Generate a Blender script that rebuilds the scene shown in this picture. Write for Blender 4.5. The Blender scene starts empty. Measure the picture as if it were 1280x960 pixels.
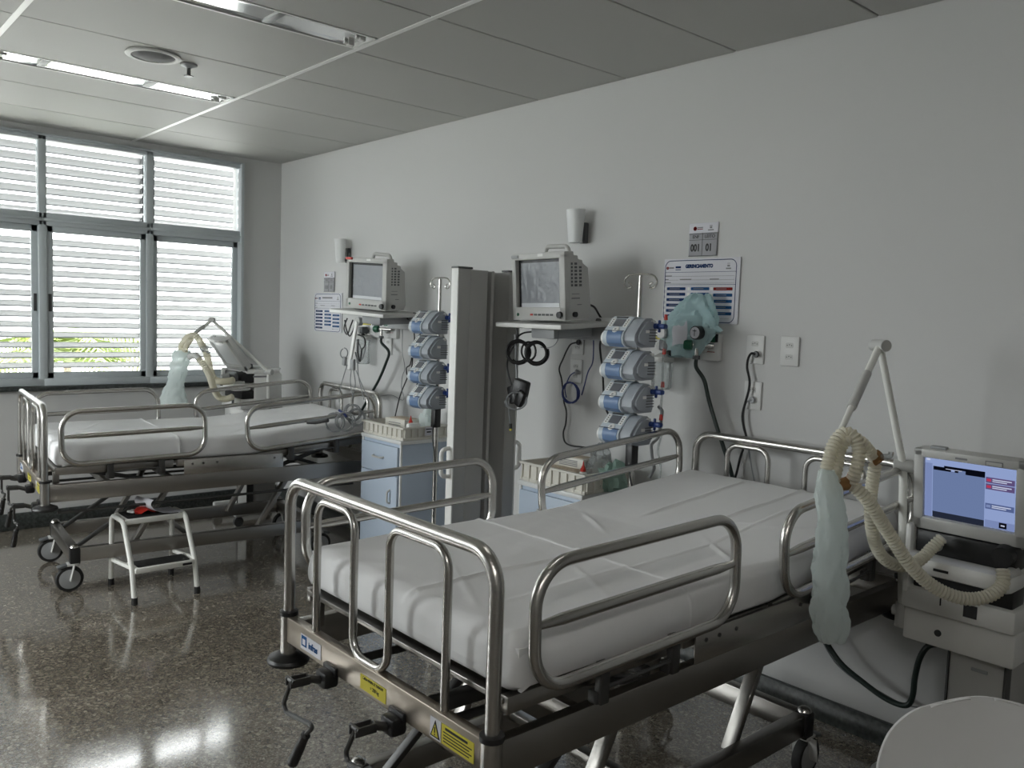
import bpy, bmesh, math, random
from mathutils import Vector, Matrix, noise
SC = bpy.context.scene
COL = SC.collection
rnd = random.Random(7)
PI = math.pi
EXP = 3.97
SKY = 1.0

# ------------------------------------------------------------------ materials
def lin(c):
    return tuple((v / 12.92 if v <= 0.04045 else ((v + 0.055) / 1.055) ** 2.4) for v in c)

def rgb(r, g, b):
    return lin((r / 255, g / 255, b / 255))

def mat(name, col, rough=0.5, metal=0.0, spec=0.5, bump=None, vary=None, trans=0.0, coat=0.0, sss=0.0):
    m = bpy.data.materials.new(name); m.use_nodes = True
    nt = m.node_tree; b = nt.nodes['Principled BSDF']
    b.inputs['Base Color'].default_value = (*col, 1)
    b.inputs['Roughness'].default_value = rough
    b.inputs['Metallic'].default_value = metal
    b.inputs['Specular IOR Level'].default_value = spec
    b.inputs['Transmission Weight'].default_value = trans
    b.inputs['Coat Weight'].default_value = coat
    if bump or vary:
        tc = nt.nodes.new('ShaderNodeTexCoord')
    if bump:
        sc, st, stretch = bump
        mp = nt.nodes.new('ShaderNodeMapping'); mp.inputs['Scale'].default_value = stretch
        n = nt.nodes.new('ShaderNodeTexNoise'); n.inputs['Scale'].default_value = sc; n.inputs['Detail'].default_value = 3
        bp = nt.nodes.new('ShaderNodeBump'); bp.inputs['Strength'].default_value = st; bp.inputs['Distance'].default_value = 0.01
        nt.links.new(tc.outputs['Object'], mp.inputs['Vector']); nt.links.new(mp.outputs[0], n.inputs['Vector'])
        nt.links.new(n.outputs['Fac'], bp.inputs['Height']); nt.links.new(bp.outputs[0], b.inputs['Normal'])
    if vary:
        sc, amt = vary
        n2 = nt.nodes.new('ShaderNodeTexNoise'); n2.inputs['Scale'].default_value = sc; n2.inputs['Detail'].default_value = 4
        r = nt.nodes.new('ShaderNodeValToRGB')
        r.color_ramp.elements[0].position = 0.3; r.color_ramp.elements[1].position = 0.7
        r.color_ramp.elements[0].color = (*[c * (1 - amt) for c in col], 1)
        r.color_ramp.elements[1].color = (*[min(1, c * (1 + amt)) for c in col], 1)
        nt.links.new(tc.outputs['Object'], n2.inputs['Vector']); nt.links.new(n2.outputs['Fac'], r.inputs[0])
        nt.links.new(r.outputs[0], b.inputs['Base Color'])
    return m

def emit(name, col, s=1.0):
    m = bpy.data.materials.new(name); m.use_nodes = True
    nt = m.node_tree; nt.nodes.clear()
    o = nt.nodes.new('ShaderNodeOutputMaterial'); e = nt.nodes.new('ShaderNodeEmission')
    e.inputs[0].default_value = (*col, 1); e.inputs[1].default_value = s / (2 ** EXP)
    nt.links.new(e.outputs[0], o.inputs[0])
    return m

def thin_clear(name, tint, gloss, opac=0.0, difcol=(.8, .8, .8), tl_share=.35):
    # a thin clear sheet: passes light through, mirrors a little, optionally a milky share
    m = bpy.data.materials.new(name); m.use_nodes = True
    nt = m.node_tree; nt.nodes.clear()
    o = nt.nodes.new('ShaderNodeOutputMaterial')
    t = nt.nodes.new('ShaderNodeBsdfTransparent'); t.inputs[0].default_value = (*tint, 1)
    g = nt.nodes.new('ShaderNodeBsdfGlossy'); g.inputs['Roughness'].default_value = 0.05
    lw = nt.nodes.new('ShaderNodeFresnel'); lw.inputs[0].default_value = 1.45
    mx = nt.nodes.new('ShaderNodeMixShader')
    mul = nt.nodes.new('ShaderNodeMath'); mul.operation = 'MULTIPLY'; mul.inputs[1].default_value = gloss
    nt.links.new(lw.outputs[0], mul.inputs[0]); nt.links.new(mul.outputs[0], mx.inputs[0])
    nt.links.new(t.outputs[0], mx.inputs[1]); nt.links.new(g.outputs[0], mx.inputs[2])
    last = mx
    if opac > 0:
        d = nt.nodes.new('ShaderNodeBsdfDiffuse'); d.inputs[0].default_value = (*difcol, 1)
        tl = nt.nodes.new('ShaderNodeBsdfTranslucent'); tl.inputs[0].default_value = (*difcol, 1)
        m3 = nt.nodes.new('ShaderNodeMixShader'); m3.inputs[0].default_value = tl_share
        nt.links.new(d.outputs[0], m3.inputs[1]); nt.links.new(tl.outputs[0], m3.inputs[2])
        m2 = nt.nodes.new('ShaderNodeMixShader'); m2.inputs[0].default_value = opac
        nt.links.new(mx.outputs[0], m2.inputs[1]); nt.links.new(m3.outputs[0], m2.inputs[2]); last = m2
    nt.links.new(last.outputs[0], o.inputs[0])
    return m

def terrazzo():
    m = bpy.data.materials.new('polished terrazzo'); m.use_nodes = True
    nt = m.node_tree; b = nt.nodes['Principled BSDF']
    tc = nt.nodes.new('ShaderNodeTexCoord')
    def vor(scale):
        v = nt.nodes.new('ShaderNodeTexVoronoi'); v.inputs['Scale'].default_value = scale
        nt.links.new(tc.outputs['Object'], v.inputs['Vector']); return v
    def ramp(src, stops):
        r = nt.nodes.new('ShaderNodeValToRGB'); r.color_ramp.interpolation = 'LINEAR'
        while len(r.color_ramp.elements) < len(stops): r.color_ramp.elements.new(0.5)
        for e, (p, c) in zip(r.color_ramp.elements, stops):
            e.position = p; e.color = (*c, 1)
        nt.links.new(src, r.inputs[0]); return r
    v1 = vor(75); v2 = vor(190)
    s1 = nt.nodes.new('ShaderNodeSeparateColor'); nt.links.new(v1.outputs['Color'], s1.inputs[0])
    s2 = nt.nodes.new('ShaderNodeSeparateColor'); nt.links.new(v2.outputs['Color'], s2.inputs[0])
    a = ramp(s1.outputs[0], [(0.0, (.06, .051, .039)), (.25, (.145, .124, .097)), (.6, (.195, .169, .135)), (.85, (.25, .218, .173)), (1.0, (.48, .44, .36))])
    c = ramp(s2.outputs[1], [(0.0, (.04, .034, .026)), (.3, (.145, .124, .097)), (.7, (.195, .169, .135)), (1.0, (.45, .41, .34))])
    mx = nt.nodes.new('ShaderNodeMix'); mx.data_type = 'RGBA'; mx.inputs[0].default_value = 0.5
    nt.links.new(a.outputs[0], mx.inputs[6]); nt.links.new(c.outputs[0], mx.inputs[7])
    nt.links.new(mx.outputs[2], b.inputs['Base Color'])
    n = nt.nodes.new('ShaderNodeTexNoise'); n.inputs['Scale'].default_value = 3.0; n.inputs['Detail'].default_value = 5
    nt.links.new(tc.outputs['Object'], n.inputs['Vector'])
    mr = nt.nodes.new('ShaderNodeMapRange'); mr.inputs[1].default_value = .3; mr.inputs[2].default_value = .7
    mr.inputs[3].default_value = .07; mr.inputs[4].default_value = .15
    nt.links.new(n.outputs['Fac'], mr.inputs[0]); nt.links.new(mr.outputs[0], b.inputs['Roughness'])
    b.inputs['Specular IOR Level'].default_value = 0.5; b.inputs['IOR'].default_value = 1.5
    b.inputs['Coat Weight'].default_value = 1.0; b.inputs['Coat Roughness'].default_value = .11; b.inputs['Coat IOR'].default_value = 1.65
    return m

M = {}
M['wall'] = mat('white wall paint', (.59, .59, .585), .75, bump=(220, .04, (1, 1, 1)))
M['wall2'] = mat('bounce-cutting wall paint', (.40, .40, .395), .75)  # unseen walls darkened to cut bounce light on the right
M['grille'] = mat('speaker grille cloth', (.13, .13, .13), .8)
M['ceil'] = mat('ceiling panel', (.45, .45, .435), .6, bump=(300, .03, (1, 1, 1)))
M['runner'] = mat('white enamel runner', (.86, .86, .84), .35)
M['void'] = mat('plenum', (.06, .06, .06), .9)
M['floor'] = terrazzo()
M['stone'] = mat('dark granite', (.055, .062, .06), .3, vary=(60, .5))
M['alu'] = mat('anodised aluminium frame', (.52, .56, .58), .45, metal=.0)
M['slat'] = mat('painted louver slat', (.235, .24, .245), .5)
M['steel'] = mat('brushed stainless steel', (.53, .515, .49), .27, metal=1.0, bump=(40, .05, (1, 1, 30)))
M['beam'] = mat('floor-darkened satin steel', (.36, .345, .325), .3, metal=1.0, bump=(25, .05, (1, 30, 30)))  # darker tone stands in for the floor mirrored in the beams
M['dsteel'] = mat('dark steel', (.10, .10, .10), .4, metal=.8)
M['black'] = mat('black plastic', (.012, .012, .013), .4)
M['rubber'] = mat('black rubber', (.015, .015, .015), .7)
M['cotton'] = mat('white cotton sheet', (.86, .86, .865), .9, spec=.15, bump=(9, .25, (1, 1, 1)))
M['blue'] = mat('pale blue laminate', (.47, .55, .66), .45)
M['pale'] = mat('white laminate', (.74, .75, .75), .4)
M['cream'] = mat('cream plastic', (.70, .68, .62), .45)
M['grey'] = mat('light grey plastic', (.52, .52, .505), .45)
M['grey2'] = mat('mid grey plastic', (.34, .35, .36), .45)
M['grey3'] = mat('dark grey plastic', (.10, .105, .11), .45)
M['white'] = mat('white plastic', (.84, .84, .82), .38)
M['enamel'] = mat('white enamelled steel tube', (.80, .80, .76), .4)
M['pvc'] = mat('grey vinyl panel', (.44, .44, .43), .5)
M['pvcd'] = mat('dark vinyl fold', (.16, .16, .16), .55)
M['pump'] = mat('pump housing', (.56, .62, .67), .4)
M['pumpd'] = mat('pump side housing', (.36, .39, .43), .45)
M['pblue'] = mat('pump blue cover', (.12, .20, .36), .35)
M['knob'] = mat('blue knob', (.02, .05, .20), .4)
M['red'] = mat('red plastic', (.50, .03, .02), .4)
M['green'] = mat('green plastic', (.01, .10, .05), .35)
M['orange'] = mat('orange print', (.70, .22, .03), .5)
M['yellow'] = mat('yellow label', (.62, .54, .06), .5)
M['ink'] = mat('black ink', (.012, .012, .014), .6)
M['inkg'] = mat('grey ink', (.22, .22, .23), .6)
M['inkb'] = mat('navy ink', (.010, .035, .12), .8, spec=.2)
M['inkb2'] = mat('blue ink', (.018, .085, .23), .8, spec=.2)
M['inkr'] = mat('red ink', (.22, .012, .01), .8, spec=.2)
M['plate'] = mat('socket plate plastic', (.66, .66, .65), .4)
M['paper'] = mat('white paper', (.66, .66, .71), .6)
M['signgrey'] = mat('sign grey', (.30, .30, .32), .5)
M['lcd'] = mat('monitor glass under film', (.27, .285, .31), .3, spec=.6)
M['film'] = mat('crinkled protective film', (.62, .64, .67), .2, spec=.9)
M['screenoff'] = mat('screen with painted glare', (.66, .67, .68), .25)  # pale base colour stands in for white glare on the switched-off screen
M['lcd2'] = mat('pump display', (.16, .165, .18), .2)
M['cable'] = mat('black cable', (.012, .012, .013), .45)
M['cableg'] = mat('grey cable', (.26, .27, .28), .45)
M['cableb'] = mat('blue cable', (.02, .035, .16), .45)
M['hoseg'] = mat('dark green hose', (.010, .022, .018), .4)
M['teal'] = thin_clear('teal plastic film', (.75, .9, .9), .8, .68, (.64, .82, .84))
M['sleeve'] = thin_clear('pale sleeve film', (.9, .96, .96), .8, .85, (.90, .96, .95), .5)
M['clear'] = thin_clear('clear plastic', (.93, .95, .95), .9, .22, (.8, .82, .82))
M['hose'] = thin_clear('corrugated hose plastic', (.9, .88, .8), .6, .80, (.88, .85, .74))
M['amber'] = thin_clear('amber plastic', (.8, .6, .4), .6, .7, (.42, .25, .12))
M['greenfilm'] = thin_clear('green tinted bag', (.8, .92, .86), .8, .5, (.55, .74, .66))
M['glass'] = thin_clear('window glass', (.97, .985, .98), .9)
M['shade'] = mat('frosted lamp shade', (.68, .69, .69), .35)
M['mirror'] = mat('polished reflector', (.9, .9, .89), .12, metal=1.0)
M['leaf'] = mat('palm leaf', (.10, .14, .015), .5)
M['trunk'] = mat('palm trunk', (.22, .18, .13), .9)
M['concrete'] = mat('outdoor paving', (.40, .40, .385), .9)
M['chair'] = mat('white moulded plastic', (.86, .86, .86), .4)
M['brown'] = mat('beige carton', (.58, .49, .38), .6)
M['stamp'] = mat('warm steel', (.45, .40, .34), .35, metal=1.0)
M['tube1'] = emit('added fill tube', (1.0, .98, .93), 1.4 * 2 ** EXP)  # glow of the added out-of-view troughs, tuned to brighten bed and chair
M['tube2'] = emit('added fill tube bright', (1.0, .98, .93), 10.0 * 2 ** EXP)
M['tube3'] = emit('added fill tube dim', (1.0, .98, .93), 1.5 * 2 ** EXP)
S_ = dict(b1=(112, 130, 172), b2=(150, 168, 214), b3=(38, 44, 60), b4=(128, 144, 190), p=(98, 84, 128), w=(205, 212, 235), r=(190, 60, 90), s=(88, 104, 150), k=(10, 12, 22))
for k_, c_ in S_.items():
    M['ui_' + k_] = emit('screen ' + k_, rgb(*c_), .85)

# ------------------------------------------------------------------ mesh helpers
class MB:
    def __init__(self, *mats):
        self.bm = bmesh.new(); self.mats = list(mats); self.mi = 0
    def use(self, m):
        if m not in self.mats: self.mats.append(m)
        self.mi = self.mats.index(m); return self
    def _fin(self, faces, smooth=True):
        for f in faces: f.material_index = self.mi; f.smooth = smooth
    def box(self, c, s, bev=0.0, rot=None, seg=2):
        r = bmesh.ops.create_cube(self.bm, size=1.0)
        vs = r['verts']
        bmesh.ops.scale(self.bm, vec=Vector(s), verts=vs)
        fs = list({f for v in vs for f in v.link_faces})
        if bev > 0:
            es = list({e for v in vs for e in v.link_edges})
            bev = min(bev, 0.49 * min(s))
            rr = bmesh.ops.bevel(self.bm, geom=es, offset=bev, segments=seg, profile=0.5, affect='EDGES')
            vs = list({v for f in rr['faces'] for v in f.verts}); fs = list({f for v in vs for f in v.link_faces})
            vs = list({v for f in fs for v in f.verts})
        mtx = Matrix.Translation(Vector(c))
        if rot is not None: mtx = mtx @ rot.to_4x4()
        bmesh.ops.transform(self.bm, matrix=mtx, verts=vs)
        self._fin(fs); return self
    def bar(self, p0, p1, w, h, bev=0.0, up=(0, 0, 1)):
        p0 = Vector(p0); p1 = Vector(p1); d = p1 - p0; L = d.length; d.normalize()
        u = Vector(up)
        if abs(d.dot(u)) > .98: u = Vector((0, 1, 0))
        x = d.cross(u).normalized(); z = x.cross(d).normalized()
        R = Matrix((x, d, z)).transposed()
        return self.box((p0 + p1) / 2, (w, L, h), bev, R)
    def ring_loft(self, rings, closed=False, cap=True, smooth=True, wrap=True):
        bm = self.bm; vr = [[bm.verts.new(p) for p in r] for r in rings]; fs = []
        n = len(vr[0])
        for i in range(len(vr) - (0 if closed else 1)):
            a = vr[i]; b = vr[(i + 1) % len(vr)]
            for j in range(n if wrap else n - 1):
                k = (j + 1) % n
                fs.append(bm.faces.new((a[j], a[k], b[k], b[j])))
        if cap and not closed and wrap:
            fs.append(bm.faces.new(list(reversed(vr[0])))); fs.append(bm.faces.new(vr[-1]))
        self._fin(fs, smooth); return self
    def tube(self, pts, r, seg=10, closed=False, cap=True):
        pts = [Vector(p) for p in pts]
        q = [pts[0]]
        for p in pts[1:]:
            if (p - q[-1]).length > 1e-5: q.append(p)
        pts = q; n = len(pts)
        rr = r if callable(r) else (lambda i, t: r)
        T = []
        for i in range(n):
            a = pts[(i - 1) % n] if (closed or i > 0) else pts[0]
            b = pts[(i + 1) % n] if (closed or i < n - 1) else pts[-1]
            T.append((b - a).normalized())
        u = Vector((0, 0, 1)) if abs(T[0].z) < .9 else Vector((1, 0, 0))
        N = (u - T[0] * u.dot(T[0])).normalized(); rings = []
        for i in range(n):
            N = (N - T[i] * N.dot(T[i]))
            if N.length < 1e-6: N = T[i].orthogonal()
            N.normalize(); B = T[i].cross(N); ra = rr(i, i / max(1, n - 1))
            rings.append([pts[i] + (N * math.cos(2 * PI * k / seg) + B * math.sin(2 * PI * k / seg)) * ra for k in range(seg)])
        return self.ring_loft(rings, closed=closed, cap=cap)
    def cyl(self, p0, p1, r, r2=None, seg=16):
        r2 = r if r2 is None else r2
        return self.tube([p0, p1], lambda i, t: r if i == 0 else r2, seg)
    def lathe(self, prof, c=(0, 0, 0), axis=(0, 0, 1), seg=24):
        a = Vector(axis).normalized(); u = a.orthogonal().normalized(); w = a.cross(u); c = Vector(c)
        rings = [[c + a * z + (u * math.cos(2 * PI * k / seg) + w * math.sin(2 * PI * k / seg)) * max(r, 1e-4) for k in range(seg)] for r, z in prof]
        return self.ring_loft(rings)
    def prism(self, outline, origin, ex, ey, ez, depth, smooth=True):
        o = Vector(origin); ex = Vector(ex); ey = Vector(ey); ez = Vector(ez)
        a = [o + ex * p[0] + ey * p[1] for p in outline]
        return self.ring_loft([a, [p + ez * depth for p in a]], smooth=smooth)
    def ball(self, c, r, s=(1, 1, 1), seg=16, rot=None):
        rr = bmesh.ops.create_uvsphere(self.bm, u_segments=seg, v_segments=max(6, seg // 2), radius=r)
        vs = rr['verts']; bmesh.ops.scale(self.bm, vec=Vector(s), verts=vs)
        mtx = Matrix.Translation(Vector(c))
        if rot is not None: mtx = mtx @ rot.to_4x4()
        bmesh.ops.transform(self.bm, matrix=mtx, verts=vs)
        self._fin({f for v in vs for f in v.link_faces}); return self
    def sheet(self, grid, thick=0.0):
        # grid of points -> surface with a real thickness
        bm = self.bm; R, Cn = len(grid), len(grid[0])
        V = [[bm.verts.new(p) for p in row] for row in grid]; fs = []
        for i in range(R - 1):
            for j in range(Cn - 1): fs.append(bm.faces.new((V[i][j], V[i][j + 1], V[i + 1][j + 1], V[i + 1][j])))
        if thick:
            bm.normal_update()
            for row in V:
                for v in row: v.normal_update()
            W = [[bm.verts.new(v.co - v.normal * thick) for v in row] for row in V]
            for i in range(R - 1):
                for j in range(Cn - 1): fs.append(bm.faces.new((W[i][j], W[i + 1][j], W[i + 1][j + 1], W[i][j + 1])))
            for i in range(R - 1):
                for j in (0, Cn - 1):
                    q = (V[i][j], V[i + 1][j], W[i + 1][j], W[i][j]); fs.append(bm.faces.new(q if j == 0 else q[::-1]))
            for j in range(Cn - 1):
                for i in (0, R - 1):
                    q = (V[i][j], W[i][j], W[i][j + 1], V[i][j + 1]); fs.append(bm.faces.new(q if i == 0 else q[::-1]))
        self._fin(fs); return self
    def build(self, name, parent=None, label=None, recenter=False):
        bmesh.ops.recalc_face_normals(self.bm, faces=self.bm.faces[:])
        me = bpy.data.meshes.new(name); self.bm.to_mesh(me); self.bm.free()
        for m in self.mats: me.materials.append(M[m])
        me.set_sharp_from_angle(angle=math.radians(38))
        o = bpy.data.objects.new(name, me); COL.objects.link(o)
        if parent is not None: o.parent = parent
        elif recenter and len(me.vertices):
            xs = [v.co for v in me.vertices]
            c = Vector(((min(p.x for p in xs) + max(p.x for p in xs)) / 2, (min(p.y for p in xs) + max(p.y for p in xs)) / 2, min(p.z for p in xs)))
            me.transform(Matrix.Translation(-c)); o.location = c
        if label: o['label'] = label
        return o

def fillet(pts, rad, n=6, closed=False):
    pts = [Vector(p) for p in pts]; out = []; N = len(pts)
    for i, p in enumerate(pts):
        if not closed and i in (0, N - 1): out.append(p); continue
        a = pts[(i - 1) % N] - p; b = pts[(i + 1) % N] - p
        r = rad[i] if isinstance(rad, (list, tuple)) else rad
        ang = a.angle(b); t = min(r / math.tan(ang / 2) if ang < PI - 1e-3 else 0, a.length * .49, b.length * .49)
        if t < 1e-5: out.append(p); continue
        an = a.normalized(); bn = b.normalized()
        rr = t * math.tan(ang / 2); c = p + (an + bn).normalized() * (rr / math.sin(ang / 2))
        s = p + an * t - c; e = p + bn * t - c; tot = s.angle(e)
        for k in range(n + 1):
            f = k / n
            out.append(c + (s * math.sin((1 - f) * tot) + e * math.sin(f * tot)) / max(1e-6, math.sin(tot)))
    return out

def smooth(pts, sub=6, closed=False):
    P = [Vector(p) for p in pts]; n = len(P); out = []
    for i in range(n if closed else n - 1):
        p0 = P[(i - 1) % n] if closed else P[max(0, i - 1)]
        p1 = P[i]; p2 = P[(i + 1) % n]
        p3 = P[(i + 2) % n] if closed else P[min(n - 1, i + 2)]
        for k in range(sub):
            t = k / sub
            out.append(0.5 * ((2 * p1) + (p2 - p0) * t + (2 * p0 - 5 * p1 + 4 * p2 - p3) * t * t + (3 * p1 - p0 - 3 * p2 + p3) * t ** 3))
    if not closed: out.append(P[-1])
    return out

def ribbed(mb, pts, r, step=0.011, amp=0.13, seg=14):
    pts = smooth(pts, 10); L = [0]
    for a, b in zip(pts, pts[1:]): L.append(L[-1] + (b - a).length)
    n = max(6, int(L[-1] / step * 2)); out = []; j = 0
    for k in range(n + 1):
        s = L[-1] * k / n
        while j < len(L) - 2 and L[j + 1] < s: j += 1
        f = (s - L[j]) / max(1e-9, L[j + 1] - L[j]); out.append(pts[j].lerp(pts[j + 1], min(1, max(0, f))))
    return mb.tube(out, lambda i, t: r * (1 + (amp if i % 2 else -amp)), seg)

def rrect(w, h, r, n=5, cx=0, cy=0):
    out = []
    for sx, sy, a0 in ((1, 1, 0), (-1, 1, 90), (-1, -1, 180), (1, -1, 270)):
        for k in range(n + 1):
            a = math.radians(a0 + 90 * k / n)
            out.append((cx + sx * (w / 2 - r) + r * math.cos(a), cy + sy * (h / 2 - r) + r * math.sin(a)))
    return out

def tag(o, label, cat, group=None):
    o['label'] = label; o['category'] = cat
    if group: o['group'] = group
    return o

def thing(name, label, cat, loc=(0, 0, 0), yaw=0.0, group=None):
    o = bpy.data.objects.new(name, None); COL.objects.link(o); o.empty_display_size = .1
    o.location = loc; o.rotation_euler = (0, 0, yaw)
    return tag(o, label, cat, group)

def solo(mb, name, label, cat, group=None):
    return tag(mb.build(name, recenter=True), label, cat, group)

def structure(mb, name, parent=None):
    o = mb.build(name, parent)
    if parent is None: o['kind'] = 'structure'
    return o

def copy_tree(root, loc, yaw=None, label=None):
    c = root.copy(); COL.objects.link(c); c.location = loc
    if yaw is not None: c.rotation_euler = (0, 0, yaw)
    if label: c['label'] = label
    for ch in list(root.children):
        d = ch.copy(); COL.objects.link(d); d.parent = c
        for g in list(ch.children):
            e = g.copy(); COL.objects.link(e); e.parent = d
    return c

def lettering(body, size, origin, ex, ey, m, parent, name='lettering', align='CENTER', sx=1.0, bold=0.0):
    cu = bpy.data.curves.new('t', 'FONT'); cu.body = body; cu.size = size; cu.align_x = align; cu.align_y = 'CENTER'
    cu.extrude = 0.0004; cu.offset = bold
    ob = bpy.data.objects.new('t', cu); COL.objects.link(ob)
    dg = bpy.context.evaluated_depsgraph_get(); dg.update()
    me = bpy.data.meshes.new_from_object(ob.evaluated_get(dg)); bpy.data.objects.remove(ob); bpy.data.curves.remove(cu)
    ex = Vector(ex).normalized() * sx; ey = Vector(ey).normalized(); ez = ex.cross(ey).normalized()
    mt = Matrix((ex, ey, ez)).transposed().to_4x4(); mt.translation = Vector(origin)
    me.transform(mt); me.materials.clear(); me.materials.append(M[m]); me.name = name
    o = bpy.data.objects.new(name, me); COL.objects.link(o); o.parent = parent
    return o
RX = lambda a: Matrix.Rotation(a, 3, 'X')
RY = lambda a: Matrix.Rotation(a, 3, 'Y')
RZ = lambda a: Matrix.Rotation(a, 3, 'Z')

# ------------------------------------------------------------------ the room
H = 2.74; RX1 = 8.6; RY1 = -5.6; T = .18
mb = MB('floor'); mb.box((RX1 / 2, RY1 / 2, -.05), (RX1 + .36, -RY1 + .36, .1)); structure(mb, 'floor')
WY0, WY1, WZ0, WZ1 = -.325, -5.267, .965, 2.695
mb = MB('wall')      # window wall with its long opening
HW = H + .25
mb.box((-T / 2, WY0 / 2 + .09, HW / 2), (T, -WY0 + .18, HW))
mb.box((-T / 2, (WY1 + RY1) / 2 - .09, HW / 2), (T, WY1 - RY1 + .18, HW))
mb.box((-T / 2, (WY0 + WY1) / 2, WZ0 / 2), (T, WY0 - WY1, WZ0))
mb.box((-T / 2, (WY0 + WY1) / 2, (WZ1 + HW) / 2), (T, WY0 - WY1, HW - WZ1))
structure(mb, 'wall_left')
mb = MB('wall'); mb.box((RX1 / 2, T / 2, HW / 2), (RX1, T, HW)); structure(mb, 'wall_back')
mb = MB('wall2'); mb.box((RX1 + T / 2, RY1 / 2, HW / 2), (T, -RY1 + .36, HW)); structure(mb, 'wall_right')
FX0, FX1 = .12, 2.9468       # unseen windows added behind the camera to brighten the room
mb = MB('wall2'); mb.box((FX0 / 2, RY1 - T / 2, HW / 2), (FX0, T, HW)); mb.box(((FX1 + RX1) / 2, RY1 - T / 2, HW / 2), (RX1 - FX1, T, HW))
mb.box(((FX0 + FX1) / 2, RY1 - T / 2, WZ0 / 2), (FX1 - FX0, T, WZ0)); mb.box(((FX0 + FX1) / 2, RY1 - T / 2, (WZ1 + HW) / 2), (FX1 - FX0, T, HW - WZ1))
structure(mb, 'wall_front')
mb = MB('stone'); mb.box((RX1 / 2, -.011, .047), (RX1, .022, .094), .003); structure(mb, 'baseboard_back')
mb = MB('stone'); mb.box((.011, RY1 / 2 - .011, .058), (.022, -RY1 - .022, .116), .003); structure(mb, 'baseboard_left')
mb = MB('stone'); mb.box((-.04, (WY0 + WY1) / 2, WZ0 + .004), (.16, WY0 - WY1 - .004, .03), .003); structure(mb, 'trim_1')

# ceiling: lay-in panels between white runners, two slots left open for the lights
gx = [-.05 + .622 * k for k in range(15)]; gy = [0, -1.148, -2.358, -3.568, -4.778, RY1 - .1]
LIGHTS = [(3.098, 3.292, -1.165, -2.345), (1.62, 1.815, -1.165, -2.345), (4.98, 5.17, -1.165, -2.345), (7.22, 7.41, -2.375, -3.555), (7.22, 7.41, -3.585, -4.765)]  # the last three are unseen fill lights, added for brightness
mb = MB('ceil', 'runner', 'void')
for i, (ya, yb) in enumerate(zip(gy, gy[1:])):
    cuts = [(max(a, 0), min(b, RX1)) for a, b in zip(gx, gx[1:]) if b > 0.02 and a < RX1]
    for li in LIGHTS:
        if not (yb < (li[2] + li[3]) / 2 < ya): continue
        nc = []
        for a, b in cuts:
            if b <= li[0] + .005 or a >= li[1] - .005: nc.append((a, b))
            else:
                if li[0] - a > .02: nc.append((a, li[0]))
                if b - li[1] > .02: nc.append((li[1], b))
        cuts = []
        for a, b in nc:
            if cuts and b - a < .15 and abs(cuts[-1][1] - a) < .01: cuts[-1] = (cuts[-1][0], b)
            else: cuts.append((a, b))
    for a, b in cuts:
        mb.use('ceil').box(((a + b) / 2, (ya + yb) / 2, H + .006), (b - a - .006, ya - yb - .006, .012), .003, seg=1)
mb.use('runner')
for y in gy[1:-1]: mb.box((RX1 / 2, y, H + .001), (RX1, .024, .006))
mb.use('void').box((RX1 / 2, RY1 / 2, H + .2), (RX1 + .36, -RY1 + .36, .04))
structure(mb, 'ceiling')

def ceiling_light(li, label, lit=0):
    x0, x1, y0, y1 = li; cx = (x0 + x1) / 2; w = x1 - x0; L = y0 - y1; cy = (y0 + y1) / 2
    t = thing('ceiling_light', label, 'ceiling light', (cx, cy, H), 0, 'recessed ceiling lights')
    m = MB('white'); e = .012
    for s in (-1, 1):
        m.box((s * (w / 2 - e / 2), 0, .04), (e, L, .085)); m.box((0, s * (L / 2 - e / 2), .04), (w, e, .085))
    m.box((0, 0, .088), (w, L, .012)); m.build('housing', t)
    m = MB('mirror'); n = 10
    prof = [(-w / 2 + .014 + (w - .028) * k / (2 * n), (.026 if lit else .004) + .004 * min(1, 3 * min(k, 2 * n - k) / n)) for k in range(2 * n + 1)]
    m.sheet([[(p[0], y, p[1]) for p in prof] for y in (-L / 2 + .014, L / 2 - .014)], .002); m.build('reflector', t)
    for f in (-.29, .14):
        m = MB('grey2'); m.box((0, f * L, .006), (w - .028, .035, .012), .003); m.build('baffle', t)
    if lit:
        for s in (-1, 1): m = MB('tube%d' % lit); m.cyl((s * w / 4, -.44 * L, .012), (s * w / 4, .44 * L, .012), .008, seg=10); m.build('lamp_tube', t)
    for s in (-1, 1):
        for f in (-.46, .46):
            m = MB('white'); m.box((s * w / 4, f * L, .004), (.024, .03, .030), .004)
            m.cyl((s * w / 4, f * L * .99, -.002), (s * w / 4, f * L * .945, -.002), .007); m.build('lamp_socket', t)
ceiling_light(LIGHTS[0], 'recessed ceiling light trough at the top edge above the nearer bed')
ceiling_light(LIGHTS[1], 'recessed ceiling light trough near the window, left of the smoke head')
for li, nm, lv_ in zip(LIGHTS[2:], ('above the nearest bed', 'right of the camera', 'behind the camera by the front wall'), (1, 3, 2)):  # lit troughs added out of view to lift bed, chair and wall
    ceiling_light(li, 'added unseen fill light shaped as a ceiling trough ' + nm, lv_)

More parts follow.
